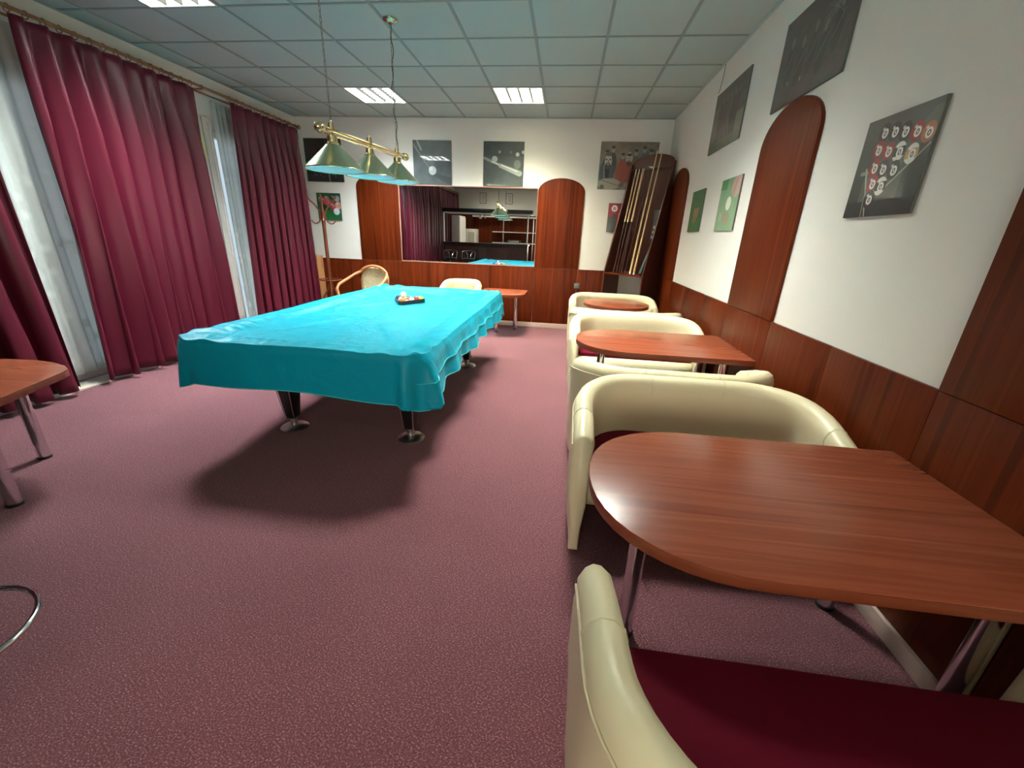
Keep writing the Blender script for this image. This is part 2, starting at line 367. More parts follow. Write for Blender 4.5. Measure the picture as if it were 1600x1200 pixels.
# ------------------------------------------------------------------ mirror
t = thing('wall_mirror', 'wide rectangular mirror on the back wall between the arched wood panels', 'mirror', (-1.575, YB, .955))
x0, x1, z0, z1 = -2.655+1.575, -.482+1.575, .0, 1.135
MB().box(x0+.012, x1-.006, -.010, -.001, z0+.014, z1-.012).build('mirror_glass', M['mirror'], t, smooth=False)
MB().box(x0, x1, -.024, -.001, z0, z0+.014).build('frame_bar', M['mframe'], t, bevel=.002)
MB().box(x0, x1, -.024, -.001, z1-.012, z1).build('frame_bar', M['mframe'], t, bevel=.002)
MB().box(x0, x0+.012, -.022, -.001, z0+.014, z1-.012).build('frame_bar', M['mframe'], t, bevel=.002)
MB().box(x1-.006, x1, -.022, -.001, z0+.014, z1-.012).build('frame_bar', M['mframe'], t, bevel=.002)

# ------------------------------------------------------------------ pictures: colour painted per vertex on a fine grid
def fbm(U, V, s, seed=0):
    r = np.random.RandomState(seed); out = np.zeros_like(U); amp = 1.0
    for o in range(4):
        n = int(s*2**o)+2; g_ = r.rand(n+1, n+1); x = U*(n-1); y_ = V*(n-1)
        xi = np.clip(x.astype(int), 0, n-1); yi = np.clip(y_.astype(int), 0, n-1); fx = x-xi; fy = y_-yi
        out += amp*((g_[yi, xi]*(1-fx)+g_[yi, xi+1]*fx)*(1-fy)+(g_[yi+1, xi]*(1-fx)+g_[yi+1, xi+1]*fx)*fy); amp *= .5
    return out/1.9
class Paint:
    def __init__(s, w_, h_, res=150):
        s.nx = int(res*w_/max(w_, h_)); s.ny = int(res*h_/max(w_, h_)); s.w, s.h = w_, h_
        s.U, s.V = np.meshgrid((np.arange(s.nx)+.5)/s.nx, (np.arange(s.ny)+.5)/s.ny); s.asp = w_/h_
        s.c = np.zeros((s.ny, s.nx, 3))
    def fill(s, m_, col, a=1.0):
        m_ = np.clip(m_.astype(float), 0, 1)[..., None]*a; col = np.asarray(col, float)
        s.c = s.c*(1-m_)+col*m_; return s
    def grad(s, c0, c1): t_ = s.V[..., None]; s.c = np.array(c0)*(1-t_)+np.array(c1)*t_; return s
    def el(s, x, y, rx, ry=None, rot=0):
        ry = ry or rx; dx = (s.U-x)*s.asp; dy = s.V-y; c_, n_ = math.cos(rot), math.sin(rot)
        d = np.sqrt(((dx*c_+dy*n_)/rx)**2+((-dx*n_+dy*c_)/ry)**2); return np.clip((1-d)*rx*s.ny+.5, 0, 1)
    def line(s, x0, y0, x1, y1, w0, w1=None):
        w1 = w0 if w1 is None else w1; ax, ay = (s.U-x0)*s.asp, s.V-y0; bx, by = (x1-x0)*s.asp, y1-y0
        t_ = np.clip((ax*bx+ay*by)/(bx*bx+by*by), 0, 1); d = np.hypot(ax-t_*bx, ay-t_*by); return np.clip((w0+(w1-w0)*t_-d)*s.ny+.5, 0, 1)
    def ball(s, x, y, r, col, spot=True, stripe=False, ry=None):
        ry = ry or r; s.fill(s.el(x, y, r, ry), col)
        if stripe: s.fill(s.el(x, y, r, ry)*(np.abs(s.V-y) > ry*.5), (.75, .72, .66))
        if spot: s.fill(s.el(x+.1*r, y-.1*ry, r*.52, ry*.52), (.80, .78, .72)); s.fill(s.el(x+.1*r, y-.1*ry, r*.26, ry*.30), (.08, .07, .07)); s.fill(s.el(x+.1*r, y-.1*ry, r*.10, ry*.15), (.8, .78, .72))
        s.fill(s.el(x-.35*r, y+.45*ry, r*.2, ry*.16), (1, 1, 1), .6); return s
    def noise(s, sc, amp, seed=1): s.c = s.c*(1+amp*(fbm(s.U, s.V, sc, seed)-.5)[..., None]*2); return s
def pic_mat(name, coat=1.0, rough=.0):
    m = mat(name, (.5, .5, .5), .5); a = N(m, 'ShaderNodeVertexColor'); a.layer_name = 'Col'
    L(m, a.outputs[0], bsdf(m).inputs['Base Color']); bsdf(m).inputs['Coat Weight'].default_value = coat; bsdf(m).inputs['Coat Roughness'].default_value = rough; return m
M['print'] = pic_mat('glossy_print', 1.0, .0); M['canvas'] = pic_mat('satin_print', .15, .35)
M['pedge'] = mat('picture_edge', (.10, .11, .10), .4)
def picture(name, label, wall, a, b, z0, z1, P, m_='print', thick=.013, group='billiard pictures on the walls'):
    """a = left edge, b = right edge as seen from inside the room"""
    W = abs(b-a); Hh = z1-z0
    if wall == 'back': t = thing(name, label, 'picture', ((a+b)/2, YB, z0), 0, group)
    else: t = thing(name, label, 'picture', (XR, (a+b)/2, z0), -PI/2, group)
    # local: x to the right, front at -y
    MB().box(-W/2, W/2, -thick, -.001, 0, Hh).build('backing', M['pedge'], t, smooth=False)
    nx, ny = P.nx, P.ny; X, Z = np.meshgrid(np.linspace(-W/2, W/2, nx+1), np.linspace(0, Hh, ny+1))
    v = np.stack([X, np.full_like(X, -thick-.001), Z], -1).reshape(-1, 3)
    i, j = np.meshgrid(np.arange(nx), np.arange(ny)); k = (j*(nx+1)+i).ravel(); f = np.stack([k, k+1, k+nx+2, k+nx+1], 1)
    me = bpy.data.meshes.new('print'); me.from_pydata(v.tolist(), [], f.tolist()); me.materials.append(M[m_])
    ca = me.color_attributes.new('Col', 'FLOAT_COLOR', 'CORNER'); cc = np.ones((nx*ny, 4, 4), np.float32)
    cc[:, :, :3] = np.clip(P.c, 0, 1).reshape(-1, 1, 3); ca.data.foreach_set('color', cc.ravel())
    o = bpy.data.objects.new('print', me); C.objects.link(o); o.parent = t; return t
# (colours are linear)
P = Paint(.6, .6); P.grad((.012, .014, .012), (.02, .022, .018)); P.noise(6, .4)
for k in range(26):
    a = rng.rand()*6.28; r = rng.rand()**.5*.24
    P.fill(P.el(.42+r*math.cos(a), .62+r*math.sin(a), .028), (.07, .03, .035), .8)
for k in range(18): P.fill(P.el(.15+.75*rng.rand(), .1+.14*rng.rand(), .02), (.10, .08, .12), .8)
P.fill(P.line(.62, 0, .60, .42, .012), (.30, .30, .28)).fill(P.line(.60, .42, .58, 1, .006), (.12, .12, .11))
picture('picture', 'dark square picture of scattered balls behind the hanging lamps, nearest the curtains', 'back', -4.135, -3.53, 2.10, 2.70, P)
P = Paint(.6, .6); P.grad((.060, .078, .082), (.040, .054, .058)); P.fill(P.V > .66, (.05, .062, .062), .7); P.noise(8, .35, 3)
P.fill(P.line(.5, .26, 1, .08, .03, .09), (.022, .03, .032), .7)
P.fill(P.line(-.02, .95, .42, .38, .018, .010), (.17, .18, .17)).fill(P.line(.1, 1.02, .22, .78, .016), (.30, .32, .31))
P.fill(P.el(.47, .53, .10), (.085, .10, .10)); P.fill(P.el(.50, .33, .10), (.40, .46, .46)); P.fill(P.el(.46, .37, .05), (.62, .66, .66), .7)
picture('picture', 'grey square picture of one pale ball struck by a cue, above the mirror left', 'back', -2.394, -1.802, 2.095, 2.695, P)
P = Paint(.6, .6); P.grad((.050, .066, .066), (.028, .036, .038)); P.fill(P.V > .68, (.022, .03, .03), .8); P.noise(8, .3, 5)
P.fill(P.el(.12, .50, .10), (.05, .065, .062)); P.fill(P.el(.84, .50, .085, .10), (.11, .13, .12)); P.fill(P.el(.28, .61, .07), (.32, .36, .33)); P.fill(P.el(.38+.02, .77, .035), (.17, .19, .18)); P.fill(P.el(.84, .72, .045), (.40, .42, .40)); P.fill(P.el(.98, .77, .04), (.42, .44, .40)); P.fill(P.el(.68, .77, .03), (.09, .10, .10))
P.fill(P.line(.03, .63, .22, .55, .030), (.20, .22, .21)).fill(P.line(.22, .55, .42, .48, .022), (.42, .45, .42)).fill(P.line(.42, .47, .90, .30, .045, .065), (.26, .30, .28)).fill(P.line(.45, .48, .85, .34, .010), (.6, .62, .58))
picture('picture', 'grey square picture of a jointed cue among balls, above the mirror right', 'back', -1.316, -.713, 2.10, 2.693, P)
P = Paint(.8, .6, 180); P.grad((.16, .15, .11), (.20, .18, .13)); P.noise(10, .5, 8)
for x, y, c in ((.12, .72, .06), (.22, .80, .05), (.40, .66, .10), (.62, .74, .12), (.76, .80, .12), (.88, .74, .11)):   # standing people
    P.fill(P.el(x, y-.26, .10, .24), (c*.9, c, c)); P.fill(P.el(x, y+.04, .045, .065), (.32, .30, .25)); P.fill(P.el(x, y+.085, .045, .03), (.04, .04, .04)); P.fill(P.el(x-.012, y+.04, .008), (.03, .03, .03)); P.fill(P.el(x+.016, y+.04, .008), (.03, .03, .03))
P.fill(P.el(.14, .33, .17, .32), (.055, .075, .085)); P.fill(P.el(.14, .30, .06, .30), (.012, .014, .016)); P.fill(P.line(.08, .5, .12, .1, .015), (.16, .2, .22))
P.fill(P.el(.15, .60, .085, .15), (.46, .44, .38)); P.fill(P.el(.15, .50, .065, .07), (.06, .06, .055)); P.fill(P.el(.15, .535, .03, .014), (.4, .38, .32)); P.fill(P.el(.115, .63, .022, .014), (.03, .03, .03)); P.fill(P.el(.185, .63, .022, .014), (.03, .03, .03)); P.fill(P.line(.15, .62, .155, .57, .008), (.16, .15, .12)); P.fill(P.el(.15, .74, .085, .04), (.10, .10, .09))
P.fill(P.el(.48, .34, .25, .33), (.30, .065, .040)); P.fill(P.el(.51, .66, .08, .13), (.42, .40, .34)); P.fill(P.el(.51, .56, .06, .06), (.05, .05, .045)); P.fill(P.el(.51, .60, .025, .010), (.35, .33, .28)); P.fill(P.el(.485, .655, .011), (.03, .03, .03)); P.fill(P.el(.52, .655, .011), (.03, .03, .03)); P.fill(P.el(.51, .735, .06, .03), (.03, .03, .028))
P.fill(P.line(.42, .45, .40, .2, .006), (.15, .03, .02)).fill(P.line(.55, .42, .5, .2, .006), (.15, .03, .02))
P.fill(P.el(.20, .12, .28, .12), (.34, .32, .25)); P.fill(P.el(.60, .06, .26, .10), (.24, .22, .17)); P.fill(P.line(.05, .2, .5, .03, .006), (.08, .07, .06)).fill(P.el(.08, .05, .05), (.10, .10, .08)).fill(P.el(.42, .1, .06, .04), (.10, .10, .08))
picture('picture', 'grey picture of seated people, one in a red jersey, beside the cue rack', 'back', .382, 1.184, 2.098, 2.71, P, 'canvas')
P = Paint(.4, .4); P.grad((.10, .11, .10), (.03, .03, .035)); P.fill(P.el(.2, .85, .24), (.34, .012, .03)); P.fill(P.el(.6, .52, .30), (.36, .012, .03)); P.fill(P.el(.05, .62, .12), (.28, .02, .03))
for x, y, r in ((.22, .82, .11), (.52, .60, .13)): P.fill(P.el(x, y, r), (.75, .70, .66)); P.fill(P.el(x, y, r*.45), (.15, .02, .06)); P.fill(P.el(x, y, r*.2), (.75, .70, .66))
picture('picture', 'small square picture of red balls on grey, half hidden by the cue rack', 'back', .578, .978, 1.515, 1.915, P)
P = Paint(.4, .4); P.grad((.010, .15, .045), (.008, .11, .035)); P.noise(5, .25, 2); P.fill(P.el(.35, .58, .3, .2), (.004, .05, .02), .8)
for x, y, r, c in ((.14, .77, .09, (.35, .05, .06)), (.30, .72, .13, (.38, .04, .06)), (.46, .66, .14, (.42, .06, .08)), (.42, .80, .10, (.42, .14, .10)), (.66, .52, .15, (.36, .04, .05)), (.70, .84, .10, (.02, .05, .05)), (.86, .80, .11, (.30, .32, .42)), (.90, .55, .14, (.55, .28, .22))): P.ball(x, y, r, c, False); P.fill(P.el(x+.02, y+.01, r*.45), (.45, .24, .24), .5)
P.ball(.80, .33, .13, (.62, .66, .78), spot=False)
picture('picture', 'small green picture of clustered balls behind the coat stand', 'back', -4.022, -3.625, 1.540, 1.940, P)
# right wall (a = far/left edge, b = near/right edge)
P = Paint(.8, .5, 180); P.grad((.10, .10, .07), (.055, .045, .04)); P.noise(14, .5, 4)
for x in (.15, .28, .42, .55, .66, .78): P.fill(P.el(x, .42, .09, .36), (.035+.02*rng.rand(), .028, .026), .85); P.fill(P.el(x, .80, .04, .06), (.16, .13, .11), .6)
P.fill((P.U < .18)*(P.V < .75), (.16, .17, .12), .6); P.fill((P.U > .80)*(P.V < .45), (.22, .23, .17), .7); P.fill(P.V < .16, (.14, .15, .08), .6)
for k in range(12): P.fill(P.line(.3+.4*rng.rand(), .1+.2*rng.rand(), .35+.3*rng.rand(), .7, .004), (.24, .24, .18), .6)
picture('picture', 'brown grey picture of a standing crowd, high on the right wall above green pictures', 'right', 4.825, 4.045, 2.23, 2.735, P)
P = Paint(.8, .5, 180); P.grad((.055, .042, .036), (.045, .030, .030)); P.noise(12, .5, 9)
for x, y in ((.18, .70), (.36, .62), (.52, .68), (.66, .60), (.82, .72)):
    P.fill(P.el(x, y-.22, .10, .24), (.022, .018, .018), .8); P.fill(P.el(x, y, .04, .06), (.15, .12, .11), .8); P.fill(P.line(x-.05, y-.3, x+.05, y-.1, .008), (.17, .15, .14), .6)
for k in range(14): P.fill(P.line(.6+.3*rng.rand(), .5+.2*rng.rand(), .62+.3*rng.rand(), .8, .005), (.16, .15, .14), .5)
P.fill(P.el(.22, .26, .02), (.25, .14, .15)).fill(P.el(.42, .22, .022), (.26, .20, .16))
picture('picture', 'large dark maroon picture of figures, above the tall arched panel', 'right', 3.50, 2.71, 2.262, 2.763, P)
P = Paint(.4, .4, 200); P.grad((.030, .036, .030), (.085, .088, .075)); P.fill((P.U > .18)*(P.V > .16)*(P.U < .74)*(P.V < .42), (.13, .135, .11), .6); P.fill(P.line(.22, .1, .95, .85, .05, .09)*(P.V > .16), (.13, .13, .10), .7)
P.fill(P.V < .16, (.018, .022, .020))
P.fill(P.line(.18, .50, .36, 0, .012, .008), (.45, .45, .36)).fill(P.line(.26, .3, .30, 0, .006), (.30, .30, .24)).fill(P.line(.55, .28, .98, .62, .010, .006), (.38, .38, .30)).fill(P.line(.12, .46, .24, .46, .02), (.35, .36, .3), .7)
K = (.022, .018, .02); Rd = (.26, .03, .03); Or = (.42, .16, .07); Yl = (.50, .32, .12)
for x, y, c, st in ((.30, .84, K, 0), (.45, .82, K, 0), (.60, .79, K, 0), (.76, .76, Rd, 0), (.91, .72, Or, 0), (.28, .68, Rd, 0), (.44, .64, Rd, 0), (.60, .61, K, 1), (.78, .56, Yl, 1), (.30, .50, Rd, 0), (.44, .47, K, 0), (.60, .44, K, 0), (.34, .34, Rd, 0), (.48, .30, K, 1), (.36, .18, K, 0)):
    P.ball(x, y, .082, c, True, bool(st), .092)
picture('picture', 'glossy square picture of a racked triangle of numbered balls, nearest picture at eye height', 'right', 2.340, 1.928, 1.545, 1.947, P)
P = Paint(.4, .4); P.grad((.010, .17, .055), (.012, .15, .05)); P.noise(5, .2, 6)
for k in range(5): P.fill(P.line(.15+.15*k, 1, .2+.13*k, .45, .012, .008), (.03, .32, .12))
for k in range(9): P.fill(P.line(.3+.05*k, .25+.2*rng.rand(), .35+.05*k, .55, .022), (.45, .22, .12), .85)
P.fill(P.el(.5, .3, .16, .1), (.30, .12, .08), .8)
picture('picture', 'small deep green picture of cue tips and balls, next to the farther arched panel', 'right', 5.10, 4.69, 1.520, 1.925, P)
P = Paint(.4, .4); P.grad((.14, .32, .16), (.17, .36, .19)); P.noise(3, .15, 7); P.fill((P.U < .34)*(P.V > .80), (.04, .22, .07)); P.fill(P.el(.82, .82, .24, .20), (.48, .28, .25)); P.fill(P.line(.7, .65, .8, .95, .012), (.30, .16, .14)).fill(P.line(.85, .62, .92, .95, .012), (.62, .42, .38)); P.fill(P.el(.55, .52, .13, .13), (.66, .72, .62)); P.fill(P.el(.52, .24, .17, .13), (.25, .20, .12), .8); P.fill(P.el(.22, .28, .09), (.24, .36, .2))
picture('picture', 'small pale green picture of a white ball, left of the tall arched panel', 'right', 4.205, 3.765, 1.515, 1.930, P)

# ------------------------------------------------------------------ curtain rod and curtains
rod = thing('curtain_rod', 'long brown double curtain rod with rings along the left wall', 'curtain rod', (0, 0, 0))
RX = -4.06
MB().tube([(RX, -2.7, 2.80), (RX, 6.46, 2.80)], .014, 12).lathe([(.001, 0), (.022, .008), (.03, .03), (.022, .055), (.012, .07), (.001, .08)], (RX, 6.46, 2.80), 16, axis='y').build('pole', M['rodwood'], rod)
MB().tube([(RX-.09, -2.7, 2.77), (RX-.09, 6.42, 2.77)], .010, 10).build('pole', M['rodwood'], rod)
for y in (-2.3, -.9, .5, 1.9, 3.05, 4.78, 6.25):
    MB().box(XL, RX+.01, y-.012, y+.012, 2.775, 2.787).box(XL, XL+.008, y-.03, y+.03, 2.74, 2.83).lathe([(.019, -.011), (.022, 0), (.019, .011)], (RX, y, 2.80), 16, axis='y').build('bracket', M['rodwood'], rod, bevel=.001)
ringm = MB().tube([(.026*math.cos(a), 0, .026*math.sin(a)) for a in np.arange(16)*2*PI/16], .0035, 6, closed=True)
ring0 = None
def rings(y0, y1, step=.105):
    global ring0
    n = max(2, int((y1-y0)/step)); 
    for k in range(n+1):
        y = y0+(y1-y0)*k/n; q = (RX, y, 2.791)
        if ring0 is None: ring0 = ringm.build('ring', M['rodwood'], rod, loc=q)
        else:
            o = ring0.copy(); C.objects.link(o); o.location = q
        ring_o = bpy.data.objects[-1] if False else None
def curtain(name, label, y0t, y1t, y0b, y1b, nf, xc, amp, m_, zt=2.755, zb=.045, seed=0, group=None, cat='curtain'):
    r = np.random.RandomState(seed); nu = nf*14; nv = 40; ph = r.rand(4)*6.28; V = []
    wob = r.rand(nf+2)*.9+.55
    for i in range(nu+1):
        s_ = i/nu; col = []
        for j in range(nv+1):
            t_ = j/nv; z = zt+(zb-zt)*t_
            sw = s_ + .018*math.sin(3.1*s_*PI+ph[0])*t_ + .01*math.sin(11*s_+2*t_+ph[1])
            a = 2*PI*nf*sw; fi = min(nf, max(0, s_*nf)); w0 = wob[int(fi)]*(1-fi % 1)+wob[int(fi)+1]*(fi % 1)
            A = amp*w0*(.35+.65*min(1, t_*4))*(1+.25*t_)
            x = xc+A*math.sin(a)+.012*math.sin(2.3*a+ph[2])*(.3+t_)
            y = (y0t+(y1t-y0t)*s_)*(1-t_)+(y0b+(y1b-y0b)*s_)*t_ + A*.45*math.sin(2*a+ph[3])*t_
            col.append((max(x, XL+.012), y, z+.006*math.sin(a*.5)*t_))
        V.append(col)
    mb = MB(); mb.grid(V); t = mb.build(name, M[m_], smooth=True, fix=False, solid=.003, ang=180)
    tag(t, label, cat, group); return t
CB = 'burgundy satin curtains on the left wall'
curtain('curtain', 'dark burgundy curtain at the left edge, behind the small table', -.12, 2.74, -.1, 2.80, 15, -4.035, .068, 'curtain', seed=3, group=CB)
curtain('curtain', 'widest visible burgundy curtain, between the net curtain and the pale door frame', 3.11, 4.645, 2.99, 4.66, 9, -4.035, .070, 'curtain', seed=5, group=CB)
curtain('curtain', 'burgundy curtain nearest the back wall corner', 5.14, 6.42, 5.0, 6.46, 9, -4.035, .060, 'curtain', seed=8, group=CB)
curtain('curtain', 'burgundy curtain beside the bar, seen only in the mirror', -2.6, -.35, -2.6, -.35, 12, -4.065, .045, 'curtain', seed=11, group=CB)
curtain('net_curtain', 'white patterned net curtain hanging between two burgundy curtains', 2.3, 3.9, 2.3, 3.9, 9, -4.218, .015, 'lace', zb=.10, zt=2.745, seed=21)
curtain('net_curtain', 'white net curtain behind the burgundy curtain at the corner', 5.05, 6.3, 5.05, 6.3, 8, -4.218, .015, 'lace', zb=.10, zt=2.745, seed=22)
for a, b in ((-.1, 2.72), (3.13, 4.63), (5.16, 6.40), (-2.58, -.37)): rings(a, b)
tag(MB().box(-4.215, -4.213, 4.74, 4.85, 2.12, 2.36).box(-4.2128, -4.2125, 4.775, 4.815, 2.2, 2.28, 1).build('sticker', [M['sticker'], M['lightwood']], smooth=False), 'pale yellow notice on the door frame between the curtains', 'notice')

# ------------------------------------------------------------------ pool table and cover
PX, PY, PW, PL, PZ = -1.46, 3.43, 1.50, 2.86, .785
t = thing('pool_table', 'black pool table under a turquoise cover', 'pool table', (PX, PY, 0))
MB().box(-PW/2+.04, PW/2-.04, -PL/2+.04, PL/2-.04, .60, .724).build('bed', M['blackpaint'], t, bevel=.01)
for s_ in (-1, 1):
    MB().box(s_*(PW/2-.085)-.062, s_*(PW/2-.085)+.062, -PL/2+.085, PL/2-.085, .725, .770).build('rail', M['blackpaint'], t, bevel=.012)
    MB().box(-PW/2+.151, PW/2-.151, s_*(PL/2-.085)-.062, s_*(PL/2-.085)+.062, .725, .770).build('rail', M['blackpaint'], t, bevel=.012)
MB().box(-PW/2+.25, PW/2-.25, -PL/2+.35, PL/2-.35, .42, .599).build('frame', M['blackpaint'], t, bevel=.01)
for sx in (-1, 1):
    for sy in (-1, 1):
        x, y = sx*.45, sy*.89
        # leg flares towards the top
        mb = MB(); V = []
        for z, ww, dd in ((.085, .030, .040), (.35, .045, .075), (.418, .055, .10)):
            V.append([(x-ww, y-dd, z), (x+ww, y-dd, z), (x+ww, y+dd, z), (x-ww, y+dd, z), (x-ww, y-dd, z)])
        mb.grid(V); mb.add(V[0][:4], [(0, 1, 2, 3)]); mb.add(V[-1][:4], [(0, 1, 2, 3)])
        lg = mb.build('leg', M['blackpaint'], t, bevel=.006)
        MB().tube([(x+.034, y-.044, .10), (x+.050, y-.080, .36)], .004, 6).tube([(x-.034, y-.044, .10), (x-.050, y-.080, .36)], .004, 6).build('edge_strip', M['steel'], lg)
        MB().lathe([(.001, 0), (.095, 0), (.098, .006), (.09, .014), (.05, .022), (.026, .028), (.026, .084), (.001, .084)], (x, y, .0), 32).build('foot', M['steel'], lg)
def cover():
    nu = 460; rows = []; R0 = .13
    def contour(s_, off, z):   # rounded rectangle with s_ in [0,1)
        hw, hl = PW/2+off, PL/2+off; r = max(.02, R0+off); segs = [(2*(hl-r)), PI/2*r, 2*(hw-r), PI/2*r]*2; tot = sum(segs); d = s_*tot
        sw = [((hw, -(hl-r)), (0, 1)), ((hw-r, hl-r), 0), ((hw-r, hl), (-1, 0)), ((-(hw-r), hl-r), PI/2), ((-hw, hl-r), (0, -1)), ((-(hw-r), -(hl-r)), PI), ((-(hw-r), -hl), (1, 0)), ((hw-r, -(hl-r)), 1.5*PI)]
        for q, (p, k) in enumerate(sw):
            if d <= segs[q] or q == 7:
                if q % 2 == 0: return p[0]+k[0]*d, p[1]+k[1]*d, (k[1], -k[0]), 0, d/segs[q]
                a = k+d/r; return p[0]+r*math.cos(a), p[1]+r*math.sin(a), (math.cos(a), math.sin(a)), 1, d/r/(PI/2)
            d -= segs[q]
    ph = rng.rand(12)*6.28
    perim = 2*(PW+PL)
    def top_z(x, y):
        dx, dy = PW/2-abs(x), PL/2-abs(y); d = min(dx, dy); z = PZ
        k = min(1, max(0, (d-.115)/.10)); z -= .026*(k*k*(3-2*k))                         # cloth sags inside the rails
        # pulled creases running in from the ends, and soft long folds
        e_ = math.exp(-((d-.10)/.055)**2); al = x if dy < dx else y; e_ *= 1.5 if dy < dx else .8
        z0_ = z
        z += e_*.0085*math.sin(al*62+3*math.sin(al*7+ph[0]))*(.6+.4*math.sin(al*3+ph[1]))
        c = math.hypot(min(.5, dx), min(.5, dy)); z += .014*math.exp(-(c/.28)**2)*math.sin(30*(dx-dy)+ph[2])
        z += .006*math.sin(5*x+2.2*y+ph[3])*math.sin(2.3*y-3*x+ph[4])
        for (ax, ay, bx, by, h_) in ((-.55, -.2, .2, .9, .006), (-.62, .75, .05, .62, .008), (-.35, 1.2, .55, .95, .007), (.15, .35, .45, 1.2, .006), (-.5, -1.15, -.1, -.2, .005), (.5, -1.2, .1, -.5, .005), (-.1, .15, .08, -.25, .005), (-.45, 1.0, -.2, .55, .007), (.3, .9, .62, .55, .006)):
            vx, vy = bx-ax, by-ay; l2 = vx*vx+vy*vy; q = max(0, min(1, ((x-ax)*vx+(y-ay)*vy)/l2)); dd = math.hypot(x-ax-q*vx, y-ay-q*vy)
            z += 2.0*h_*math.exp(-(dd/.020)**2)*math.sin(PI*min(1, max(0, q)))
        ms_ = 1-math.exp(-(((x-.03)**2+(y-.40)**2)/.30**2)**2)
        return z0_+(z-z0_)*ms_
    ntop, nsk = 64, 22; V = [[None]*(ntop+nsk+1) for _ in range(nu)]
    for i in range(nu):
        s_ = i/nu; x1, y1, nrm, corner, fr = contour(s_, 0, 0)
        for j in range(ntop):
            k = j/(ntop-1); k = 1-(1-k)**1.5
            # blend from a central spine line to the contour
            sx_, sy_ = 0, max(-(PL-PW)/2, min((PL-PW)/2, y1)); x = sx_+(x1-sx_)*k; y = sy_+(y1-sy_)*k
            V[i][j] = (x, y, top_z(x, y) if j < ntop-1 else PZ-.002)
        sp = s_*perim
        side = nrm[0] > .5; front = nrm[1] < -.5
        cw = math.sin(PI*fr) if corner else 0
        hgt = .250+.012*math.sin(sp*2.1+ph[5])+.008*math.sin(sp*6+ph[6])+(.035*cw if corner else 0)
        if corner and side and y1 < 0: hgt += .02*cw
        if side: hgt -= .03*(1-cw)
        for j in range(nsk+1):
            t_ = j/nsk
            wv = .012*math.sin(sp*9+ph[7]+.8*math.sin(sp*2.3))*t_ + .006*math.sin(sp*23+ph[8])*t_
            if side: wv = .024*math.sin(sp*14+1.3*math.sin(sp*4)+ph[9])*t_ + .008*math.sin(sp*31+ph[10])*t_ + .008*math.exp(-((t_-.52)/.05)**2)
            if front: wv = .005*math.sin(sp*7+ph[7])*t_
            fl = (.012 if front else .03)*t_ + (.018*cw*t_ + (.034*math.sin(fr*PI*3+.4)*min(1, t_*1.6) if y1 < 0 and x1 > 0 else .018*math.sin(fr*PI*4)*t_) if corner else 0)
            o_ = .012*math.sin(min(1, t_*8)*PI/2)+fl+wv
            V[i][ntop+j] = (x1+nrm[0]*o_, y1+nrm[1]*o_, PZ-.006-hgt*t_-.004*(j > 0))
    mb = MB(); mb.grid(V, closeu=True); mb.add([V[i][0] for i in range(nu)], [])
    o = mb.build('pool_table_cover', M['cover'], smooth=True, loc=(PX, PY, 0), solid=.002, ang=180)
    tag(o, 'turquoise fabric cover draped over the pool table', 'cover')
    hem = MB().tube([(V[i][-1][0], V[i][-1][1], V[i][-1][2]) for i in range(0, nu, 2)], .0035, 5, closed=True).build('hem', M['coverhem'], o)
    seam = MB().tube([V[i][ntop+11] for i in range(0, nu) if V[i][ntop+11][0] > PW/2-.06], .0035, 5).build('seam', M['coverhem'], o)
    return V
cover()
# balls in a triangle
A_ = Vector((-1.478, 3.635)); B_ = Vector((-1.318, 3.905)); e1 = (B_-A_).normalized(); nn = Vector((-e1.y, e1.x)); ctr0 = (A_+B_)/2
BR = .0285; side = BR*2*4; hh = BR*2*.8660254*4
ZT = PZ-.0235
tri = [ctr0-e1*(side/2)+nn*.034, ctr0+e1*(side/2)+nn*.034, ctr0+nn*(hh+.034)]; cen = sum(tri, Vector((0, 0)))/3
t = thing('ball_triangle', 'dark triangular ball rack lying on the turquoise cover', 'ball rack', (cen.x, cen.y, ZT))
def tri_out(d): 
    out = []
    for p in tri:
        dr = (p-cen).normalized(); a0 = math.atan2(dr.y, dr.x)
        for k in range(-3, 4): a = a0+k*.33; out.append((p.x-cen.x+d*math.cos(a), p.y-cen.y+d*math.sin(a)))
    return out
oi, oo = tri_out(BR+.001), tri_out(BR+.009); n = len(oi); mb = MB()
vs = [(p[0], p[1], z) for z in (.0, .036) for q in (oi, oo) for p in q]; fs = []
for i in range(n):
    j = (i+1) % n; fs += [(i, j, j+n, i+n), (2*n+i, 3*n+i, 3*n+j, 2*n+j), (i, 2*n+i, 2*n+j, j), (n+i, n+j, 3*n+j, 3*n+i)]
mb.add(vs, fs).build('triangle_frame', M['black'], t, smooth=True)
cols = [('yellow', (.75, .45, .03), 0), ('blue', (.01, .06, .35), 0), ('red', (.55, .02, .02), 0), ('purple', (.10, .02, .18), 0), ('orange', (.75, .18, .03), 0), ('green', (.01, .20, .08), 0), ('maroon', (.22, .02, .02), 0), ('black', (.01, .01, .01), 0),
        ('yellow striped', (.75, .45, .03), 1), ('blue striped', (.01, .06, .35), 1), ('red striped', (.55, .02, .02), 1), ('purple striped', (.10, .02, .18), 1), ('orange striped', (.75, .18, .03), 1), ('green striped', (.01, .20, .08), 1), ('maroon striped', (.22, .02, .02), 1)]
order = [4, 2+8, 9, 2, 0, 12, 8, 6, 5, 14, 3, 13, 7, 11, 1]
rowname = ['front row', 'second row', 'middle row', 'fourth row', 'far point']
M['ballwhite'] = mat('ball_white', (.82, .80, .70), .08)
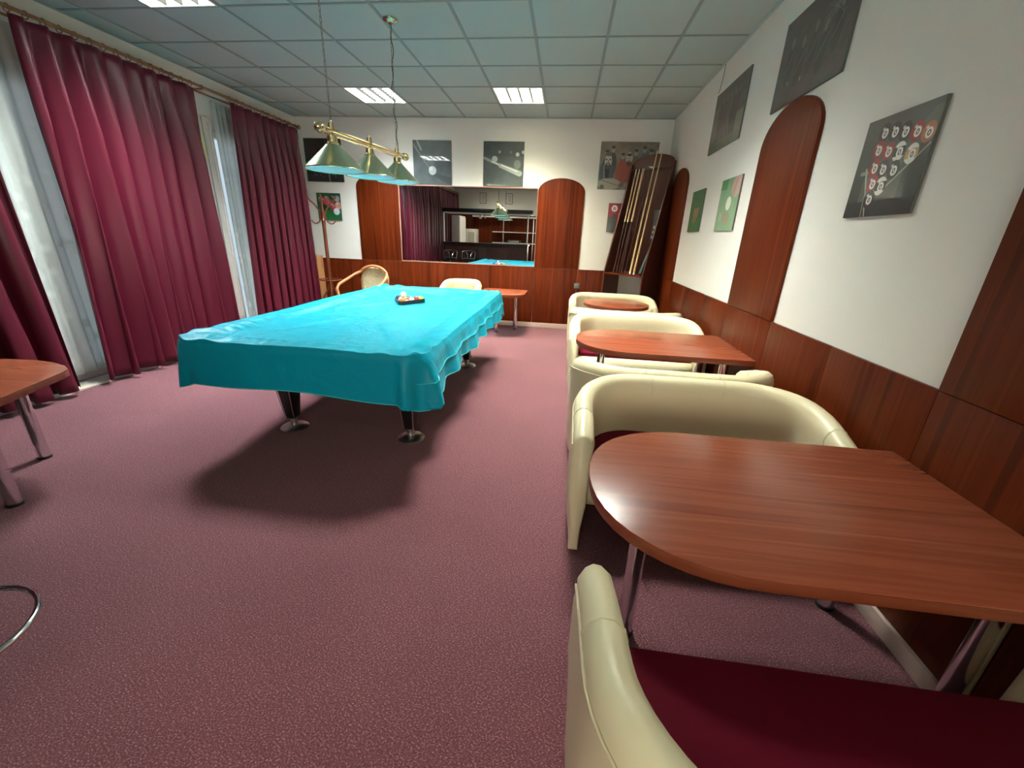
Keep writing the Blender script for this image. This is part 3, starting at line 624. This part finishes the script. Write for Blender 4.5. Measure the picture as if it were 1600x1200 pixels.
def ball(name, label, c, pos, rot, stripe, white=False):
    mb = MB(); n_, k_ = 24, 12; V = []
    for i in range(n_):
        V.append([(BR*math.sin(PI*j/k_)*math.cos(2*PI*i/n_), BR*math.sin(PI*j/k_)*math.sin(2*PI*i/n_), BR*math.cos(PI*j/k_)) for j in range(k_+1)])
    mb.grid(V, closeu=True)
    mt = M['ballwhite'] if white else mat('ball_'+name.replace(' ', '_'), c, .08)
    o = mb.build('billiard_ball', [mt, M['ballwhite'], M['printink']], smooth=True, ang=180)
    if not white:
        for p in o.data.polygons:
            z = p.center.z/BR; p.material_index = 1 if (abs(z) > .55 if stripe else z > .93) else 0
    o.location = pos; o.rotation_euler = rot; tag(o, label, 'billiard ball', 'billiard balls in the triangle'); return o
k = 0
for r_ in range(5):
    for c_ in range(5-r_):
        nm, c, st = cols[order[k]]; p = tri[0]+e1*(BR*2*c_+BR*r_)+nn*(BR*2*.8660254*r_)
        ball(nm, nm+' billiard ball in the '+rowname[r_]+' of the triangle', c, (p.x, p.y, ZT+BR+.001), (rng.rand()*1.3-.2, rng.rand()*1.2-.9, rng.rand()*6), st); k += 1
p = tri[0]+e1*(BR*2*1+BR)+nn*(BR*2*.8660254*1); q = p+nn*(BR*2*.577)
ball('cue', 'white cue ball resting on top of the racked balls', None, (q.x, q.y, ZT+BR+.001+BR*2*.8165), (0, 0, 0), 0, True)

# ------------------------------------------------------------------ hanging lamp over the pool table
LX = -1.53
lz = lambda y: 1.985+(y-2.8)*.0505
t = thing('hanging_lamp', 'brass bar lamp with three cone shades hanging over the pool table', 'lamp', (LX, 3.33, H))
def ll(y, z, x=0): return (x, y-3.33, z-H)
MB().tube([ll(2.67, lz(2.67)+.005), ll(4.06, lz(4.06)+.005)], .013, 14).build('bar', M['brass'], t)
MB().tube([ll(2.72, lz(2.72)-.022), ll(4.02, lz(4.02)-.022)], .005, 10).build('rod', M['brass'], t)
for y, sg in ((2.66, -1), (4.07, 1)):
    prof = [(.001, -.034), (.018, -.029), (.030, -.012), (.032, .004), (.026, .022), (.012, .033), (.001, .036)]
    MB().lathe(prof, ll(y, lz(y)), 20, axis='y').build('end_ball', M['brass'], t)
    MB().lathe([(.017, 0), (.022, .005), (.017, .01)], ll(y+(.035 if sg < 0 else -.045), lz(y)+.005), 18, axis='y').build('collar', M['brass'], t)
for y in (2.8, 3.335, 3.87):
    z = lz(y)
    MB().lathe([(.001, .052), (.006, .045), (.006, .036), (.018, .032), (.018, .008), (.023, .006), (.023, -.004), (.001, -.006)], ll(y, z+.012), 20).build('top_cap', M['brass'], t)
    MB().lathe([(.014, 0), (.016, -.016), (.031, -.020), (.032, -.054), (.038, -.058), (.040, -.068), (.046, -.072)], ll(y, z-.008), 24, caps=False).build('shade_neck', M['brass'], t)
    sh = MB().lathe([(.044, -.068), (.047, -.072), (.182, -.205), (.186, -.209)], ll(y, z-.010), 48, caps=False).build('shade', M['brass2'], t, solid=.0012)
    MB().lathe([(.043, -.072), (.180, -.2065)], ll(y, z-.012), 48, caps=False).build('shade_lining', M['lampin'], sh)
    MB().tube([ll(y+.185*math.sin(a), z-.221, .185*math.cos(a)) for a in np.arange(48)*2*PI/48], .0028, 6, closed=True).build('shade_rim', M['brass'], sh)
    MB().lathe([(.001, -.03), (.016, -.03), (.016, -.075), (.028, -.10), (.030, -.125), (.020, -.148), (.001, -.155)], ll(y, z-.03), 20).build('bulb', M['lampin'], t)
lnk = MB().tube([(.0055*math.cos(a), 0, .0125*math.sin(a)+(.004 if math.sin(a) > 0 else -.004)) for a in np.arange(12)*2*PI/12], .0017, 5, closed=True); l0 = None
for y in (2.8, 3.87):
    MB().lathe([(.001, -.034), (.012, -.032), (.016, -.024), (.05, -.014), (.058, -.004), (.058, 0), (.001, 0)], ll(y, H-.002), 28).build('ceiling_rose', M['brass2'], t)
    z1 = H-.035; z0 = lz(y)+.062; n = int((z1-z0)/.0262)
    for k in range(n+1):
        pos = ll(y, z0+(z1-z0)*(k+.2)/(n+.4)); rz = 0 if k % 2 else PI/2
        if l0 is None: l0 = lnk.build('chain_link', M['chain'], t, loc=pos, rot=(0, 0, rz))
        else:
            o = l0.copy(); C.objects.link(o); o.location = pos; o.rotation_euler = (0, 0, rz)
MB().tube([ll(3.87+.006*math.sin(k*1.1), H-.03-k*(.90/30), .007*math.cos(k*1.1)+.01*math.sin(k*.3)) for k in range(31)], .003, 6).build('power_cord', M['cord'], t)

# ------------------------------------------------------------------ tub sofas and chairs
def make_tub(name, label, cat, W, D, loc, rz, group, zf=.61, zb=.725, R=.29, th=.085, seat_z=.42):
    """opening towards local -y, front at y=0, back at y=D"""
    t = thing(name, label, cat, loc, rz, group); w2 = W/2
    # centre-line path of the shell wall
    pts = []; h2 = w2-th/2; yb_ = D-th/2; y0 = .0
    ns = 10
    for k in range(ns): pts.append((-h2, y0+(yb_-R-y0)*k/ns))
    for k in range(13): a = PI-(PI/2)*k/12; pts.append((-h2+R+R*math.cos(a), yb_-R+R*math.sin(a)))
    nb = 8
    for k in range(1, nb): pts.append((-h2+R+(2*h2-2*R)*k/nb, yb_))
    pts += [(-x, y) for x, y in pts[:ns+13]][::-1]
    n = len(pts); V = []; outer = []; cum = [0]
    for i in range(1, n): cum.append(cum[-1]+math.dist(pts[i], pts[i-1]))
    for i, (x, y) in enumerate(pts):
        a = pts[max(0, i-1)]; b = pts[min(n-1, i+1)]; tx, ty = b[0]-a[0], b[1]-a[1]; l = math.hypot(tx, ty); ox, oy = -ty/l, tx/l   # outward normal
        f_ = min(1, y/(D*.9)); f_ = math.sin(f_*PI/2); zt = zf+(zb-zf)*f_
        h = th/2; fr = max(0, 1-y/.10)       # front post taper
        hb = h*(1-.42*fr)
        tuck = .035*(1-fr)
        sec = [(-hb*.9, .012), (hb-tuck, .012), (hb-tuck*.4, .05), (hb, .12), (h+.006, .30), (h+.008, .50), (h+.002, zt-.075), (h+.004, zt-.045), (h*.75, zt-.014), (h*.25, zt), (-h*.35, zt-.002), (-h*.9, zt-.022), (-h-.006, zt-.055), (-h, zt-.10), (-h*.95, .45), (-h*.9, .25), (-hb*.9, .10)]
        V.append([(x+ox*o_, y+oy*o_-.03*fr*(1-z/zt), z) for o_, z in sec]); outer.append((x+ox*(h+.006), y+oy*(h+.006), zt-.062))
    mb = MB(); ms_ = len(V[0]); VV = [r_+[r_[0]] for r_ in V]; mb.grid(VV)
    for r_ in (V[0], V[-1]):
        cx_ = sum(p[0] for p in r_)/ms_
        # rounded front face
        zc_ = .35; prev = list(r_)
        for sx_, sz_, dy_ in ((.95, .992, .009), (.84, .978, .019), (.62, .955, .027)):
            nxt = [(cx_+(p[0]-cx_)*sx_, p[1]-dy_, zc_+(p[2]-zc_)*sz_) for p in r_]
            mb.add(prev+nxt, [(k, (k+1) % ms_, (k+1) % ms_+ms_, k+ms_) for k in range(ms_)]); prev = nxt
        mb.add(prev, [list(range(ms_))])
    sh = mb.build('shell', M['leather'], t, smooth=True, ang=60)
    MB().tube(outer, .0038, 6).build('piping', M['piping'], t)
    # cross seams over the top roll
    for k in (ns-3, ns+13, n-1-(ns-3), n-1-(ns+13)):
        if 0 <= k < n:
            r_ = V[k][6:14]; MB().tube([(p[0], p[1], p[2]+.0005) for p in r_], .0022, 5).build('seam', M['piping'], t)
    # seat cushion and front rail
    wi = w2-th-.004; Ri = max(.06, R-th/2-.02); yb2 = D-th-.004
    def rrect(w_, ya, yb_, R_): 
        p = [(-w_, ya), (w_, ya)]
        for k in range(9): a = (PI/2)*k/8; p.append((w_-R_+R_*math.cos(a), yb_-R_+R_*math.sin(a)))
        for k in range(9): a = PI/2+(PI/2)*k/8; p.append((-w_+R_+R_*math.cos(a), yb_-R_+R_*math.sin(a)))
        return p
    MB().prism(rrect(wi, .075, yb2, Ri), seat_z-.045, seat_z).build('seat_cushion', M['seat'], t, smooth=True, bevel=.018)
    MB().prism(rrect(wi+.02, .085, yb2, Ri), .21, seat_z-.047).build('seat_base', M['leather'], t, smooth=True, bevel=.008)
    mb = MB(); V2 = []
    for k in range(9):
        a = PI*k/8; V2.append([(x, .078-.05*math.sin(a), .20+(seat_z-.040-.20)*(.5+.5*math.cos(a))) for x in np.linspace(-wi, wi, 9)])
    mb.grid(V2).add(V2[0][::8]+V2[-1][::8], []); mb.build('front_rail', M['leather'], t, smooth=True, solid=.006)
    for sx in (-1, 1):
        MB().lathe([(.012, 0), (.018, .0), (.018, .012), (.001, .012)], (sx*(w2-R), D-.075, 0), 12).build('glide', M['black'], t)
        MB().lathe([(.012, 0), (.014, .0), (.014, .012), (.001, .012)], (sx*(w2-th/2), .04, 0), 12).build('glide', M['black'], t)
    return t
SG = 'cream two-seat tub sofas along the right wall'
SW = 1.19; SX = .10+SW/2
make_tub('tub_sofa', 'nearest cream tub sofa with burgundy seat, cut by the bottom edge', 'sofa', SW, .62, (SX, .845, 0), PI, SG, seat_z=.455)
make_tub('tub_sofa', 'cream tub sofa behind the big near table, facing the camera', 'sofa', SW, .570, (SX, 1.625, 0), 0, SG, R=.31)
make_tub('tub_sofa', 'cream tub sofa facing away, back to back with the one behind the near table', 'sofa', SW, .56, (SX, 2.782, 0), PI, SG)
make_tub('tub_sofa', 'cream tub sofa behind the middle table, facing the camera', 'sofa', SW, .585, (SX, 3.62, 0), 0, SG)
make_tub('tub_sofa', 'cream tub sofa facing away towards the round table', 'sofa', SW, .56, (SX, 4.80, 0), PI, SG)
make_tub('tub_sofa', 'farthest cream tub sofa, curving round the round table near the cue rack', 'sofa', 1.10, .50, (.10+.55, 5.30, 0), 0, SG, zf=.64, zb=.72, R=.26)
make_tub('tub_armchair', 'single cream tub armchair against the back wall beyond the pool table', 'armchair', .62, .55, (-1.58, 6.10, 0), 0, None, zf=.60, zb=.73, R=.25, th=.07)

# ------------------------------------------------------------------ tables
def dshape(x0, x1, y0, y1, tipx=.42, n=22, ex=2.25):
    """flat end at x1, rounded superellipse end at x0"""
    cy = (y0+y1)/2; hy = (y1-y0)/2; cx = x0+tipx; p = [(x1, y0), (x1, y1)]
    for k in range(n+1):
        a = PI/2+PI*k/n; c_, s_ = math.cos(a), math.sin(a)
        p.append((cx+tipx*(-abs(c_)**(2/ex)), cy+hy*(abs(s_)**(2/ex))*(1 if s_ > 0 else -1)))
    return p
def table(name, label, pts, z, legs, loc, group=None, rz=0, lr=.03):
    t = thing(name, label, 'table', loc, rz, group)
    tp = MB().prism(pts, z-.005, z).build('tabletop', M['top'], t, smooth=True, bevel=.0015)
    MB().prism(pts, z-.038, z-.0055).build('edge_band', M['edge'], tp, smooth=True, bevel=.002)
    for x, y in legs:
        lg = MB().lathe([(lr, .004), (lr, z-.044)], (x, y, 0), 28).build('leg', M['chrome'], t)
        MB().lathe([(lr+.025, z-.044), (lr+.025, z-.0385)], (x, y, 0), 28).build('mounting_plate', M['steel'], lg)
        MB().lathe([(lr+.004, 0), (lr+.004, .012), (lr, .016)], (x, y, 0), 28).build('foot', M['black'], lg)
    return t
TG = 'mahogany tables along the right wall'
ZT1 = .67
table('table', 'large near mahogany table with rounded left end and chrome legs', dshape(-.60, .588, -.385, .385), ZT1, [(-.545+.14, .0), (.45, -.25), (.45, .25)], (.735, 1.195, 0), TG)
table('table', 'middle mahogany table with rounded left end, between two cream sofas', dshape(-.60, .60, -.385, .385), ZT1, [(-.39, .02), (.45, -.25), (.45, .25)], (.735, 3.205, 0), TG)
table('round_table', 'round mahogany table in front of the farthest cream sofa', [(.395*math.cos(a), .40*math.sin(a)) for a in np.arange(64)*2*PI/64], .67, [(0, 0)], (.665, 5.22, 0), None, 0, .04)
def rounded(x0, x1, y0, y1, r, n=8):
    p = []
    for cx, cy, a0, rr in ((x1-r[0], y1-r[0], 0, r[0]), (x0+r[1], y1-r[1], PI/2, r[1]), (x0+r[2], y0+r[2], PI, r[2]), (x1-r[3], y0+r[3], 1.5*PI, r[3])):
        for k in range(n+1): a = a0+PI/2*k/n; p.append((cx+rr*math.cos(a), cy+rr*math.sin(a)))
    return p
table('side_table', 'small mahogany table with chrome legs by the back wall', rounded(-.34, .34, -.34, .36, (.05, .03, .10, .24), 10), .615, [(-.09, -.02), (.17, .25), (-.25, .25)], (-.885, 6.15, 0))
# left table: mostly outside the frame
lt = [(-2.72, 1.85), (-2.80, 1.895), (-2.92, 1.93), (-3.06, 1.945), (-3.22, 1.925), (-3.38, 1.87), (-3.52, 1.78), (-3.60, 1.66), (-3.58, 1.50), (-3.28, .70), (-3.24, .64), (-3.18, .63), (-2.50, .90), (-2.42, .95), (-2.39, 1.02), (-2.42, 1.12), (-2.69, 1.80)]
table('side_table', 'brown table with chrome legs at the left edge by the curtain', [(x+2.98, y-1.3) for x, y in lt][::-1], .61, [(-.137, .55), (.25, .14), (-.40, .12), (.10, -.22)], (-2.98, 1.30, 0))

# ------------------------------------------------------------------ upholstered bentwood chair
t = thing('bentwood_armchair', 'bentwood armchair with patterned back behind the pool table', 'armchair', (-2.98, 5.98, 0), math.radians(-12))
# local: faces -y. back at y=.25
arm = []
for k in range(33):
    a = PI*(.17+.66*k/32); x = .27*math.cos(a); y = .25-.04*(1-math.sin(a)); z = .70+.19*math.sin(a)
    arm.append((x, y, z))
armL = [(-.30, -.22, .40), (-.335, -.215, .57), (-.345, -.16, .625), (-.34, -.04, .67), (-.32, .07, .715), (-.285, .165, .765)]
armR = [(-x, y, z) for x, y, z in armL]
MB().tube(armR+arm+armL[::-1], .021, 10).build('arm_frame', M['beech'], t)
mb = MB(); V = []
for j in range(13):
    v_ = j/12; z = .44+(.855-.44)*v_; wv = .25*(1-.10*(1-v_))*math.sqrt(max(.02, 1-max(0, (v_-.62)/.40)**2)); V.append([(wv*u_, .235+.03*v_+.03*(1-u_*u_), z) for u_ in np.linspace(-1, 1, 13)])
mb.grid(V).build('backrest', M['pattern'], t, smooth=True, solid=.045)
MB().prism(rounded(-.25, .25, -.24, .22, (.06, .06, .08, .08)), .40, .46).build('seat', M['pattern'], t, bevel=.02)
MB().prism(rounded(-.26, .26, -.25, .23, (.06, .06, .08, .08)), .365, .398).build('seat_frame', M['beech'], t, bevel=.008)
for sx in (-1, 1):
    MB().tube([(sx*.30, -.22, .40), (sx*.265, -.22, .37), (sx*.26, -.235, .0)], [.018, .02, .016], 10).build('leg', M['beech'], t)
    MB().tube([(sx*.24, .24, .70), (sx*.22, .235, .40), (sx*.24, .28, .0)], [.014, .02, .016], 10).build('leg', M['beech'], t)

# ------------------------------------------------------------------ coat stand
t = thing('coat_stand', 'reddish bentwood coat stand with curved hooks in the left back corner', 'coat stand', (-3.70, 6.27, 0), .3)
MB().lathe([(.001, .24), (.024, .24), (.028, .3), (.027, 1.0), (.026, 1.62), (.014, 1.70), (.001, 1.71)], n=16).build('pole', M['bentwood'], t)
for k in range(4):
    a = PI/2*k+.2; c_, s_ = math.cos(a), math.sin(a)
    MB().tube([(r*c_, r*s_, z) for r, z in ((.022, 1.52), (.028, 1.60), (.05, 1.67), (.10, 1.74), (.15, 1.79), (.185, 1.835), (.21, 1.87))], [.011]*5+[.010, .009], 8).build('hook', M['bentwood'], t)
    MB().tube([(r*c_, r*s_, z) for r, z in ((.024, 1.62), (.035, 1.56), (.06, 1.50), (.10, 1.475), (.14, 1.485), (.165, 1.52))], .009, 8).build('hook', M['bentwood'], t)
    MB().tube([(r*c_, r*s_, z) for r, z in ((.024, .56), (.04, .50), (.11, .38), (.155, .25), (.19, .12), (.245, .03), (.29, .012))], [.012]*7, 8).build('leg', M['bentwood'], t)
    MB().tube([(.022*c_, .022*s_, .63), (.17*c_, .17*s_, .645)], .006, 6).build('ring_spoke', M['bentwood'], t)
MB().tube([(.175*math.cos(a), .175*math.sin(a), .645) for a in np.arange(32)*2*PI/32], .008, 8, closed=True).build('umbrella_ring', M['bentwood'], t)

# light wood cupboard behind the curtain end
t = thing('wooden_cupboard', 'light wooden cupboard edge beside the corner curtain', 'cupboard', (-4.115, 6.60, 0))
MB().box(-.085, .085, -.09, .085, 0, .985).build('body', M['lightwood'], t, bevel=.004)
MB().box(-.08, .08, -.112, -.091, .02, .975).build('door', M['lightwood'], t, bevel=.004)
MB().tube([(.03, -.112, .78), (.03, -.135, .80), (.03, -.135, .88), (.03, -.112, .90)], .006, 8).build('handle', M['brass'], t)

# ------------------------------------------------------------------ cue rack in the right back corner
ex, ey = .771, -.637; fx, fy = -.637, -.771
t = thing('cue_rack', 'tall dark wooden cue rack standing across the right back corner', 'cue rack', (.8025, 6.0, 0), math.atan2(ey, ex))
# local: x to the right along the front, y = depth into the corner, front at y=0
hw = .315; dp = .44; b = .018; zt = 2.40
def side(x):  # wedge shaped side board
    p = [(0, 0), (dp, 0), (dp, zt), (dp-.03, zt), (0, .96)]
    return MB().prism(p, x, x+b, 'x').build('side_board', M['wain_dark'], t, bevel=.001)
side(-hw); side(hw-b)
MB().prism(arch(-hw+b, hw-b, .97, 2.40, .10), dp-.016, dp, 'y').build('back_board', M['wain_dark'], t, bevel=.001)
MB().box(-hw+b, hw-b, .0, dp-.017, .945, .965).build('shelf', M['wain'], t, bevel=.001)
MB().box(-hw+b, hw-b, dp-.05, dp-.034, .05, .93).build('lower_back_board', M['white'], t, bevel=.001)
MB().box(-hw+b, hw-b, dp-.042, dp-.017, 2.30, 2.33).build('cue_clip_rail', M['cuebutt'], t, bevel=.001)
def rk(x, y, z):   # rack local to world
    return Vector((.8025+ex*x-(-ey)*0+(-fx)*y, 6.0+ey*x+(-fy)*y, z))
def cue(label, xb, xt, pale, lean=.0, ln=1.42, thin=1.0):
    a = rk(xb, .07, .967); b_ = rk(xt, dp-.052, .967+ln*.975); d = b_-a
    t_ = thing('billiard_cue', label, 'cue', a, 0, 'billiard cues in the rack')
    t_.rotation_mode = 'QUATERNION'; t_.rotation_quaternion = Vector((0, 0, 1)).rotation_difference(d.normalized()); l = d.length
    s0 = .5 if not pale else .02
    MB().lathe([(.001, 0), (.0145*thin, .0), (.015*thin, .01), (.0115*thin, l*s0), (.001, l*s0)], n=12).build('butt', M['cuebutt'] if not pale else M['ivory'], t_)
    MB().lathe([((.0112 if not pale else .0142)*thin, l*s0+.0005), (.0065*thin, l-.03), (.001, l-.03)], n=12).build('shaft', M['maple'], t_)
    MB().lathe([(.0066*thin, l-.0295), (.0066*thin, l-.008), (.005*thin, l)], n=12).build('tip', M['ivory'], t_)
xs_ = [(-.19, -.225), (-.145, -.175), (-.10, -.105), (-.06, -.128), (-.01, .0), (.075, .055), (.135, .125)]
labs = ['billiard cue with dark butt, leftmost in the corner rack', 'billiard cue with dark butt, second from left in the rack', 'billiard cue with dark butt, third from left in the rack', 'billiard cue with dark butt, fourth from left in the rack', 'thin dark cue rest in the middle of the rack', 'all-pale billiard cue right of the rack middle, rising above the rack', 'all-pale billiard cue nearest the right side of the rack']
for k, ((a, b_), lb) in enumerate(zip(xs_, labs)):
    if k == 4:
        p0 = rk(a, .07, .967); p1 = rk(b_, dp-.052, 2.33); d = p1-p0; t_ = thing('cue_rest', lb, 'cue rest', p0, 0)
        t_.rotation_mode = 'QUATERNION'; t_.rotation_quaternion = Vector((0, 0, 1)).rotation_difference(d.normalized())
        MB().lathe([(.010, 0), (.007, d.length)], n=10).build('shaft', M['cuebutt'], t_)
        MB().tube([(-.035, 0, d.length+.012), (0, 0, d.length+.004), (.035, 0, d.length+.012)], .006, 8).lathe([(.008, -.01), (.012, .01), (.006, .02)], (0, 0, d.length), 10).build('bridge_head', M['ivory'], t_)
    else: cue(lb, a, b_, k > 4, ln=1.40 if k < 4 else 1.60)
p = rk(.215, .10, .967); d = rk(.225, dp-.09, 1.45)-p
o = MB().lathe([(.001, 0), (.030, .002), (.036, .03), (.034, .2), (.028, .42), (.012, .50), (.001, .505)], n=20).build('cue_pouch', M['teal'], loc=p); o.rotation_mode = 'QUATERNION'; o.rotation_quaternion = Vector((0, 0, 1)).rotation_difference(d.normalized()); tag(o, 'dark teal pouch leaning at the lower right of the cue rack', 'pouch')
t_ = thing('chalk_holder', 'black chalk holder fixed inside the right of the cue rack', 'chalk holder', rk(.245, dp-.12, 1.50), math.atan2(ey, ex))
MB().box(-.045, .045, -.05, .0, -.12, .30).build('holder', M['greyfoam'], t_, bevel=.004)
for k in range(3): MB().lathe([(.001, 0), (.017, 0), (.017, .04), (.001, .04)], (-.02+.01*k, -.066, -.06+.06*k), 12).build('chalk_cap', M['steel'], t_)

# ------------------------------------------------------------------ small wall bits
tag(MB().tube([(XR-.004, 4.78, H-.01), (XR-.004, 4.80, 2.86), (XR-.004, 4.83, 2.78), (XR-.004, 4.86, 2.77)], .003, 6).build('wall_cable', M['greybox']), 'short thin cable hanging from the ceiling edge on the right wall', 'cable')
tag(MB().box(.17, .25, YB-.045, YB-.0185, .66, .74).box(.185, .235, YB-.049, YB-.045, .675, .725).build('wall_socket', M['greybox'], bevel=.003), 'grey wall socket low on the back panelling behind the farthest sofa', 'socket')

# ------------------------------------------------------------------ bar behind the camera (seen in the mirror)
t = thing('bar_counter', 'dark wooden bar counter seen in the mirror', 'bar', (-2.62, -.45, 0))
x0, x1 = -1.34, 1.42
MB().box(x0, x1, -.25, .30, 1.12, 1.16).build('counter_top', M['blackpaint'], t, bevel=.005)
MB().box(x0+.03, x1-.03, -.20, .14, .0, 1.118).build('body', M['wain_dark'], t, bevel=.003)
for k in range(4):
    a = x0+.06+k*.68; MB().box(a, a+.62, .141, .158, .12, 1.02).build('front_panel', M['wain_dark'], t, bevel=.004)
MB().box(x0, x1+.1, -.30, .30, 2.06, 2.17).build('canopy', M['blackpaint'], t, bevel=.004)
MB().box(x0+.05, x1+.05, -.26, .26, 2.03, 2.058).build('canopy_soffit', M['white'], t, bevel=.002)
for x in (x0+.02, x1-.05):
    MB().tube([(x, .2, 1.161), (x, .2, 2.028)], .02, 14).build('post', M['steel'], t)
t = thing('drinks_fridge', 'white glass-door drinks fridge behind the bar, seen in the mirror', 'fridge', (-3.62, -2.35, .0))
MB().box(-.32, .32, -.28, .26, .02, 1.60).build('cabinet', M['white'], t, bevel=.01)
for sx in (-1, 1):
    dd = MB().box(min(sx*.01, sx*.31), max(sx*.01, sx*.31), .261, .285, .10, 1.55).build('door', M['white'], t, bevel=.004)
    MB().box(min(sx*.05, sx*.27), max(sx*.05, sx*.27), .286, .290, .16, 1.49).build('pane', mat('fridge_glass', (.45, .46, .36), .1), dd)
t = thing('back_shelf', 'open shelf with white posts behind the bar, seen in the mirror', 'shelf', (-2.0, -2.60, 0))
for z in (1.14, 1.52): MB().box(-.75, .85, -.15, .15, z, z+.03).build('shelf_board', M['white'], t, bevel=.002)
for x in (-.35, .75): MB().tube([(x, .1, 0), (x, .1, 2.0)], .018, 12).build('post', M['steel'], t)
MB().box(-1.5, 1.2, -.17, .15, 2.03, 2.07).build('shelf_board', M['white'], t, bevel=.002)
t = thing('pale_cabinet', 'tall cream cabinet at the far side of the bar, seen in the mirror', 'cabinet', (-3.79, -1.55, 0))
MB().box(-.15, .12, -.5, .4, .0, 2.0).build('body', M['wall'], t, bevel=.004)
for q in (-.48, -.04): MB().box(.121, .139, q, q+.42, .05, 1.95).build('door', M['wall'], t, bevel=.003)
t = thing('microwave_grill', 'black countertop machine on the shelf behind the bar', 'appliance', (-1.95, -2.58, 1.171))
MB().box(-.25, .25, -.13, .13, 0, .10).build('body', M['black'], t, bevel=.008); MB().box(-.2, .2, .131, .137, .02, .08).build('door', M['steel'], t)
for k, x in enumerate((-3.18, -2.20)):
    t = thing('framed_notice', ['framed notice over the bar, nearer the curtain, seen in the mirror', 'framed notice over the bar, farther from the curtain, seen in the mirror'][k], 'frame', (x, YF, 2.50), PI, 'framed notices over the bar')
    MB().box(-.12, .12, -.018, -.001, 0, .36).build('frame', M['black'], t, bevel=.002); MB().box(-.105, .105, -.021, -.018, .015, .345).build('paper', M['paper'], t)
    for q in range(7): MB().box(-.06, .06-.02*(q % 3), -.0222, -.021, .07+.035*q, .078+.035*q).build('text_line', M['printink'], t)
t = thing('spotlight_bar', 'small cluster of metal spotlights under the bar canopy', 'spotlight', (-2.75, -.45, 2.028))
MB().lathe([(.001, -.02), (.04, -.018), (.045, 0), (.001, 0)], n=20).build('base', M['steel'], t)
for k in range(3):
    a = 2.1*k; MB().tube([(0, 0, -.02), (.08*math.cos(a), .08*math.sin(a), -.06), (.12*math.cos(a), .12*math.sin(a), -.12)], [.008, .012, .03], 12).build('spot', M['steel'], t)

# ------------------------------------------------------------------ bar stools
def stool(label, loc, rz, low=False):
    t = thing('bar_stool', label, 'stool', loc, rz, 'chrome and black bar stools')
    MB().lathe([(.001, 0), (.20, 0), (.205, .006), (.18, .016), (.05, .03), (.028, .05), (.028, .62), (.001, .62)], n=36).build('base', M['chrome'], t)
    MB().lathe([(.05, .62), (.17, .635), (.19, .65), (.195, .68), (.17, .70), (.001, .705)], n=32).build('seat', M['black'], t)
    if low:
        for ch in t.children:
            if ch.name.startswith('seat'): ch.location = (0, 0, -.16)
            if ch.name.startswith('base'): ch.scale = (1, 1, .745)
        MB().tube([(.03, -.028, .31), (.10, -.10, .305)]+[(.19*math.cos(a), -.27+.19*math.sin(a), .30) for a in np.linspace(PI*.30, -PI*1.30, 25)]+[(-.10, -.10, .305), (-.03, -.028, .31)], .0085, 10).build('foot_rest', M['chrome'], t)
        return t
    # chrome loop: rises from the seat sides and curves round the back (+y is the back)
    a_ = [(-.17, -.06, .66), (-.20, -.03, .72), (-.205, .05, .82)]
    lp = [(.205*math.cos(PI-PI*k/20), .07+.175*math.sin(PI-PI*k/20), .88+.035*math.sin(PI*k/20)) for k in range(21)]
    MB().tube(a_+lp+[(-x, y, z) for x, y, z in a_[::-1]], .012, 12).build('back_loop', M['chrome'], t)
    MB().tube([(.03, -.028, .31), (.10, -.10, .305)]+[(.19*math.cos(a), -.27+.19*math.sin(a), .30) for a in np.linspace(PI*.30, -PI*1.30, 25)]+[(-.10, -.10, .305), (-.03, -.028, .31)], .0085, 10).build('foot_rest', M['chrome'], t)
    MB().tube([(-.10, .226, .60+.28), (-.05, .21, .80), (-.045, .17, .71), (-.04, .10, .69)], .009, 8).tube([(.10, .226, .88), (.05, .21, .80), (.045, .17, .71), (.04, .10, .69)], .009, 8).build('back_stay', M['chrome'], t)
    return t
stool('chrome bar stool at the left edge, only its foot rest loop in view', (-1.885, .545, 0), math.radians(102), True)
stool('chrome and black bar stool by the curtain, seen in the mirror', (-3.60, .30, 0), math.radians(170))
stool('chrome and black bar stool at the middle of the bar, seen in the mirror', (-3.02, .30, 0), math.radians(175))
